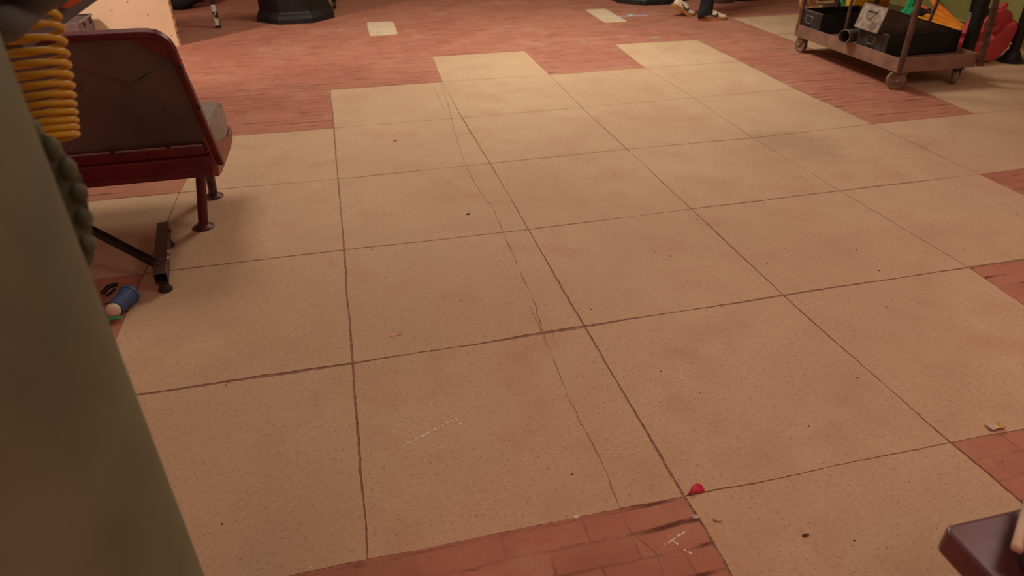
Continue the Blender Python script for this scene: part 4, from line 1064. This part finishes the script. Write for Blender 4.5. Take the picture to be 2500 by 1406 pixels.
# trousers: two lofted legs, folded at the hem
def trouser(hp_, kn, an, seed):
    mb = MB(); rings = []; sg = 28
    st = [(hp_ + Vector((0, 0, .06)), .115), (hp_ - Vector((0, 0, .05)), .112), (hp_.lerp(kn, .5), .100), (kn, .095)]
    for f in (.25, .45, .60, .70, .78, .84, .90, .95, 1.0): st.append((kn.lerp(an, f), .092 - .010 * math.sin(f * 2.5) + (.006 if int(f * 100) % 2 else -.004)))
    for k, (c, r_) in enumerate(st):
        ring_ = []
        for q in range(sg):
            a = q * 2 * PI / sg; wv = 1 + .10 * noise.noise(Vector((math.cos(a) * 1.5 + seed, math.sin(a) * 1.5, c.z * 22)))
            low = 0
            if k == len(st) - 1: low = -.040 * max(0, -math.cos(a)) + .012 * max(0, math.cos(a))
            ring_.append(Vector((c.x + r_ * wv * math.cos(a), c.y + r_ * .82 * wv * math.sin(a), c.z + low)))
        rings.append(ring_)
    return mb.loft(rings, False)
for hp_, kn, an, sd0, nm in ((hR, kR, RF + Vector((.058, 0, .062)), 1, 'r'), (hL, kL, heelL + Vector((.040, 0, .028)), 8, 'l')):
    o = obj('trouser_leg', trouser(hp_, kn, an, sd0), M['denim'], per, sub=1)
    md = o.modifiers.new('t', 'SOLIDIFY'); md.thickness = .004
def shoe(org, yaw, pitch):
    """org: ground point under the heel; pitch lifts the heel about the ball of the foot"""
    def X(p):
        x, y, z = p
        if pitch:
            bx = .235
            if x < bx:
                s = min(1, (bx - x) / .05); ang = pitch * s; dx = x - bx
                x, z = bx + dx * math.cos(ang) + z * math.sin(ang), -dx * math.sin(ang) + z * math.cos(ang)
        v = Matrix.Rotation(yaw, 3, 'Z') @ Vector((x, y, z)); return org + v
    xs = [0, .012, .04, .08, .12, .16, .20, .24, .275, .300, .312]
    hw_ = [.020, .032, .037, .036, .035, .038, .045, .049, .044, .028, .012]
    top = [.098, .108, .112, .108, .110, .104, .086, .066, .058, .050, .040]
    st_ = .030
    mb = MB(); rings = []
    for x, h_ in zip(xs, hw_):
        h2 = h_ + .004; rings.append([X((x + (-.006 if x == 0 else 0) + (.005 if x > .31 else 0), y, z)) for y, z in ((-h2, .002), (-h2 * .8, 0), (h2 * .8, 0), (h2, .002), (h2 + .001, st_), (-h2 - .001, st_))])
    sole = obj('sole', mb.loft(rings, True), M['gum'], per, bevel=.002)
    mb = MB(); rings = []
    for x, h_, t_ in zip(xs, hw_, top):
        rg = []
        for q in range(13):
            a = PI * q / 12; yy_ = math.cos(a); zz_ = math.sin(a)
            k_ = (abs(zz_) ** .75); wn = 1 - .38 * zz_ ** 2
            rg.append(X((x, h_ * (1 if yy_ > 0 else -1) * abs(yy_) ** .55 * wn, st_ - .004 + (t_ - st_ + .004) * k_)))
        rings.append(rg)
    up_ = obj('shoe_upper', mb.loft(rings, True), M['shoe'], per, sub=1)
    # dark curved tick on both sides
    for s in (-1, 1):
        sw = [(.066,.088),(.092,.066),(.125,.048),(.155,.040),(.176,.038),(.192,.042),(.200,.054),(.197,.068),(.184,.088),(.180,.072),(.172,.062),(.154,.060),(.122,.066),(.094,.077)]
        def hw_at(x, z):
            for k in range(len(xs) - 1):
                if xs[k] <= x <= xs[k + 1]:
                    f = (x - xs[k]) / (xs[k + 1] - xs[k]); h_ = hw_[k] * (1 - f) + hw_[k + 1] * f; t_ = top[k] * (1 - f) + top[k + 1] * f
                    zz_ = min(1, max(0, ((z - st_) / (t_ - st_)))) ** (1 / .75); c_ = math.sqrt(max(0, 1 - zz_ ** 2)); return h_ * c_ ** .55 * (1 - .38 * zz_ ** 2)
            return .03
        a_ = [X((x, s * (hw_at(x, z) + .003), z)) for x, z in sw]; b_ = [X((x, s * (hw_at(x, z) - .006), z)) for x, z in sw]
        obj('side_mark', MB().loft([a_, b_], True), M['swoosh'], up_, smooth=False)
    mb = MB()
    for x in (.135, .152, .169, .186, .203):
        t_ = .109 - max(0, x - .14) * .53
        mb.tube([X((x, -.024, t_ - .012)), X((x + .004, 0, t_ + .004)), X((x, .024, t_ - .012))], .0035, 6)
    obj('laces', mb, M['shoe'], up_)
shoe(RF, aR, 0)
# left foot: toe down on the brick, heel lifted
LO = Vector((AY(1697, 36, 5.70).x - .31, 5.70, 0))
tt_ = G(1692, 38); LO = Vector((tt_.x - .30, tt_.y + .02, 0))
shoe(LO, -.10, .50)

for o in list(bpy.data.objects):
    if '_b' in o: del o['_b']
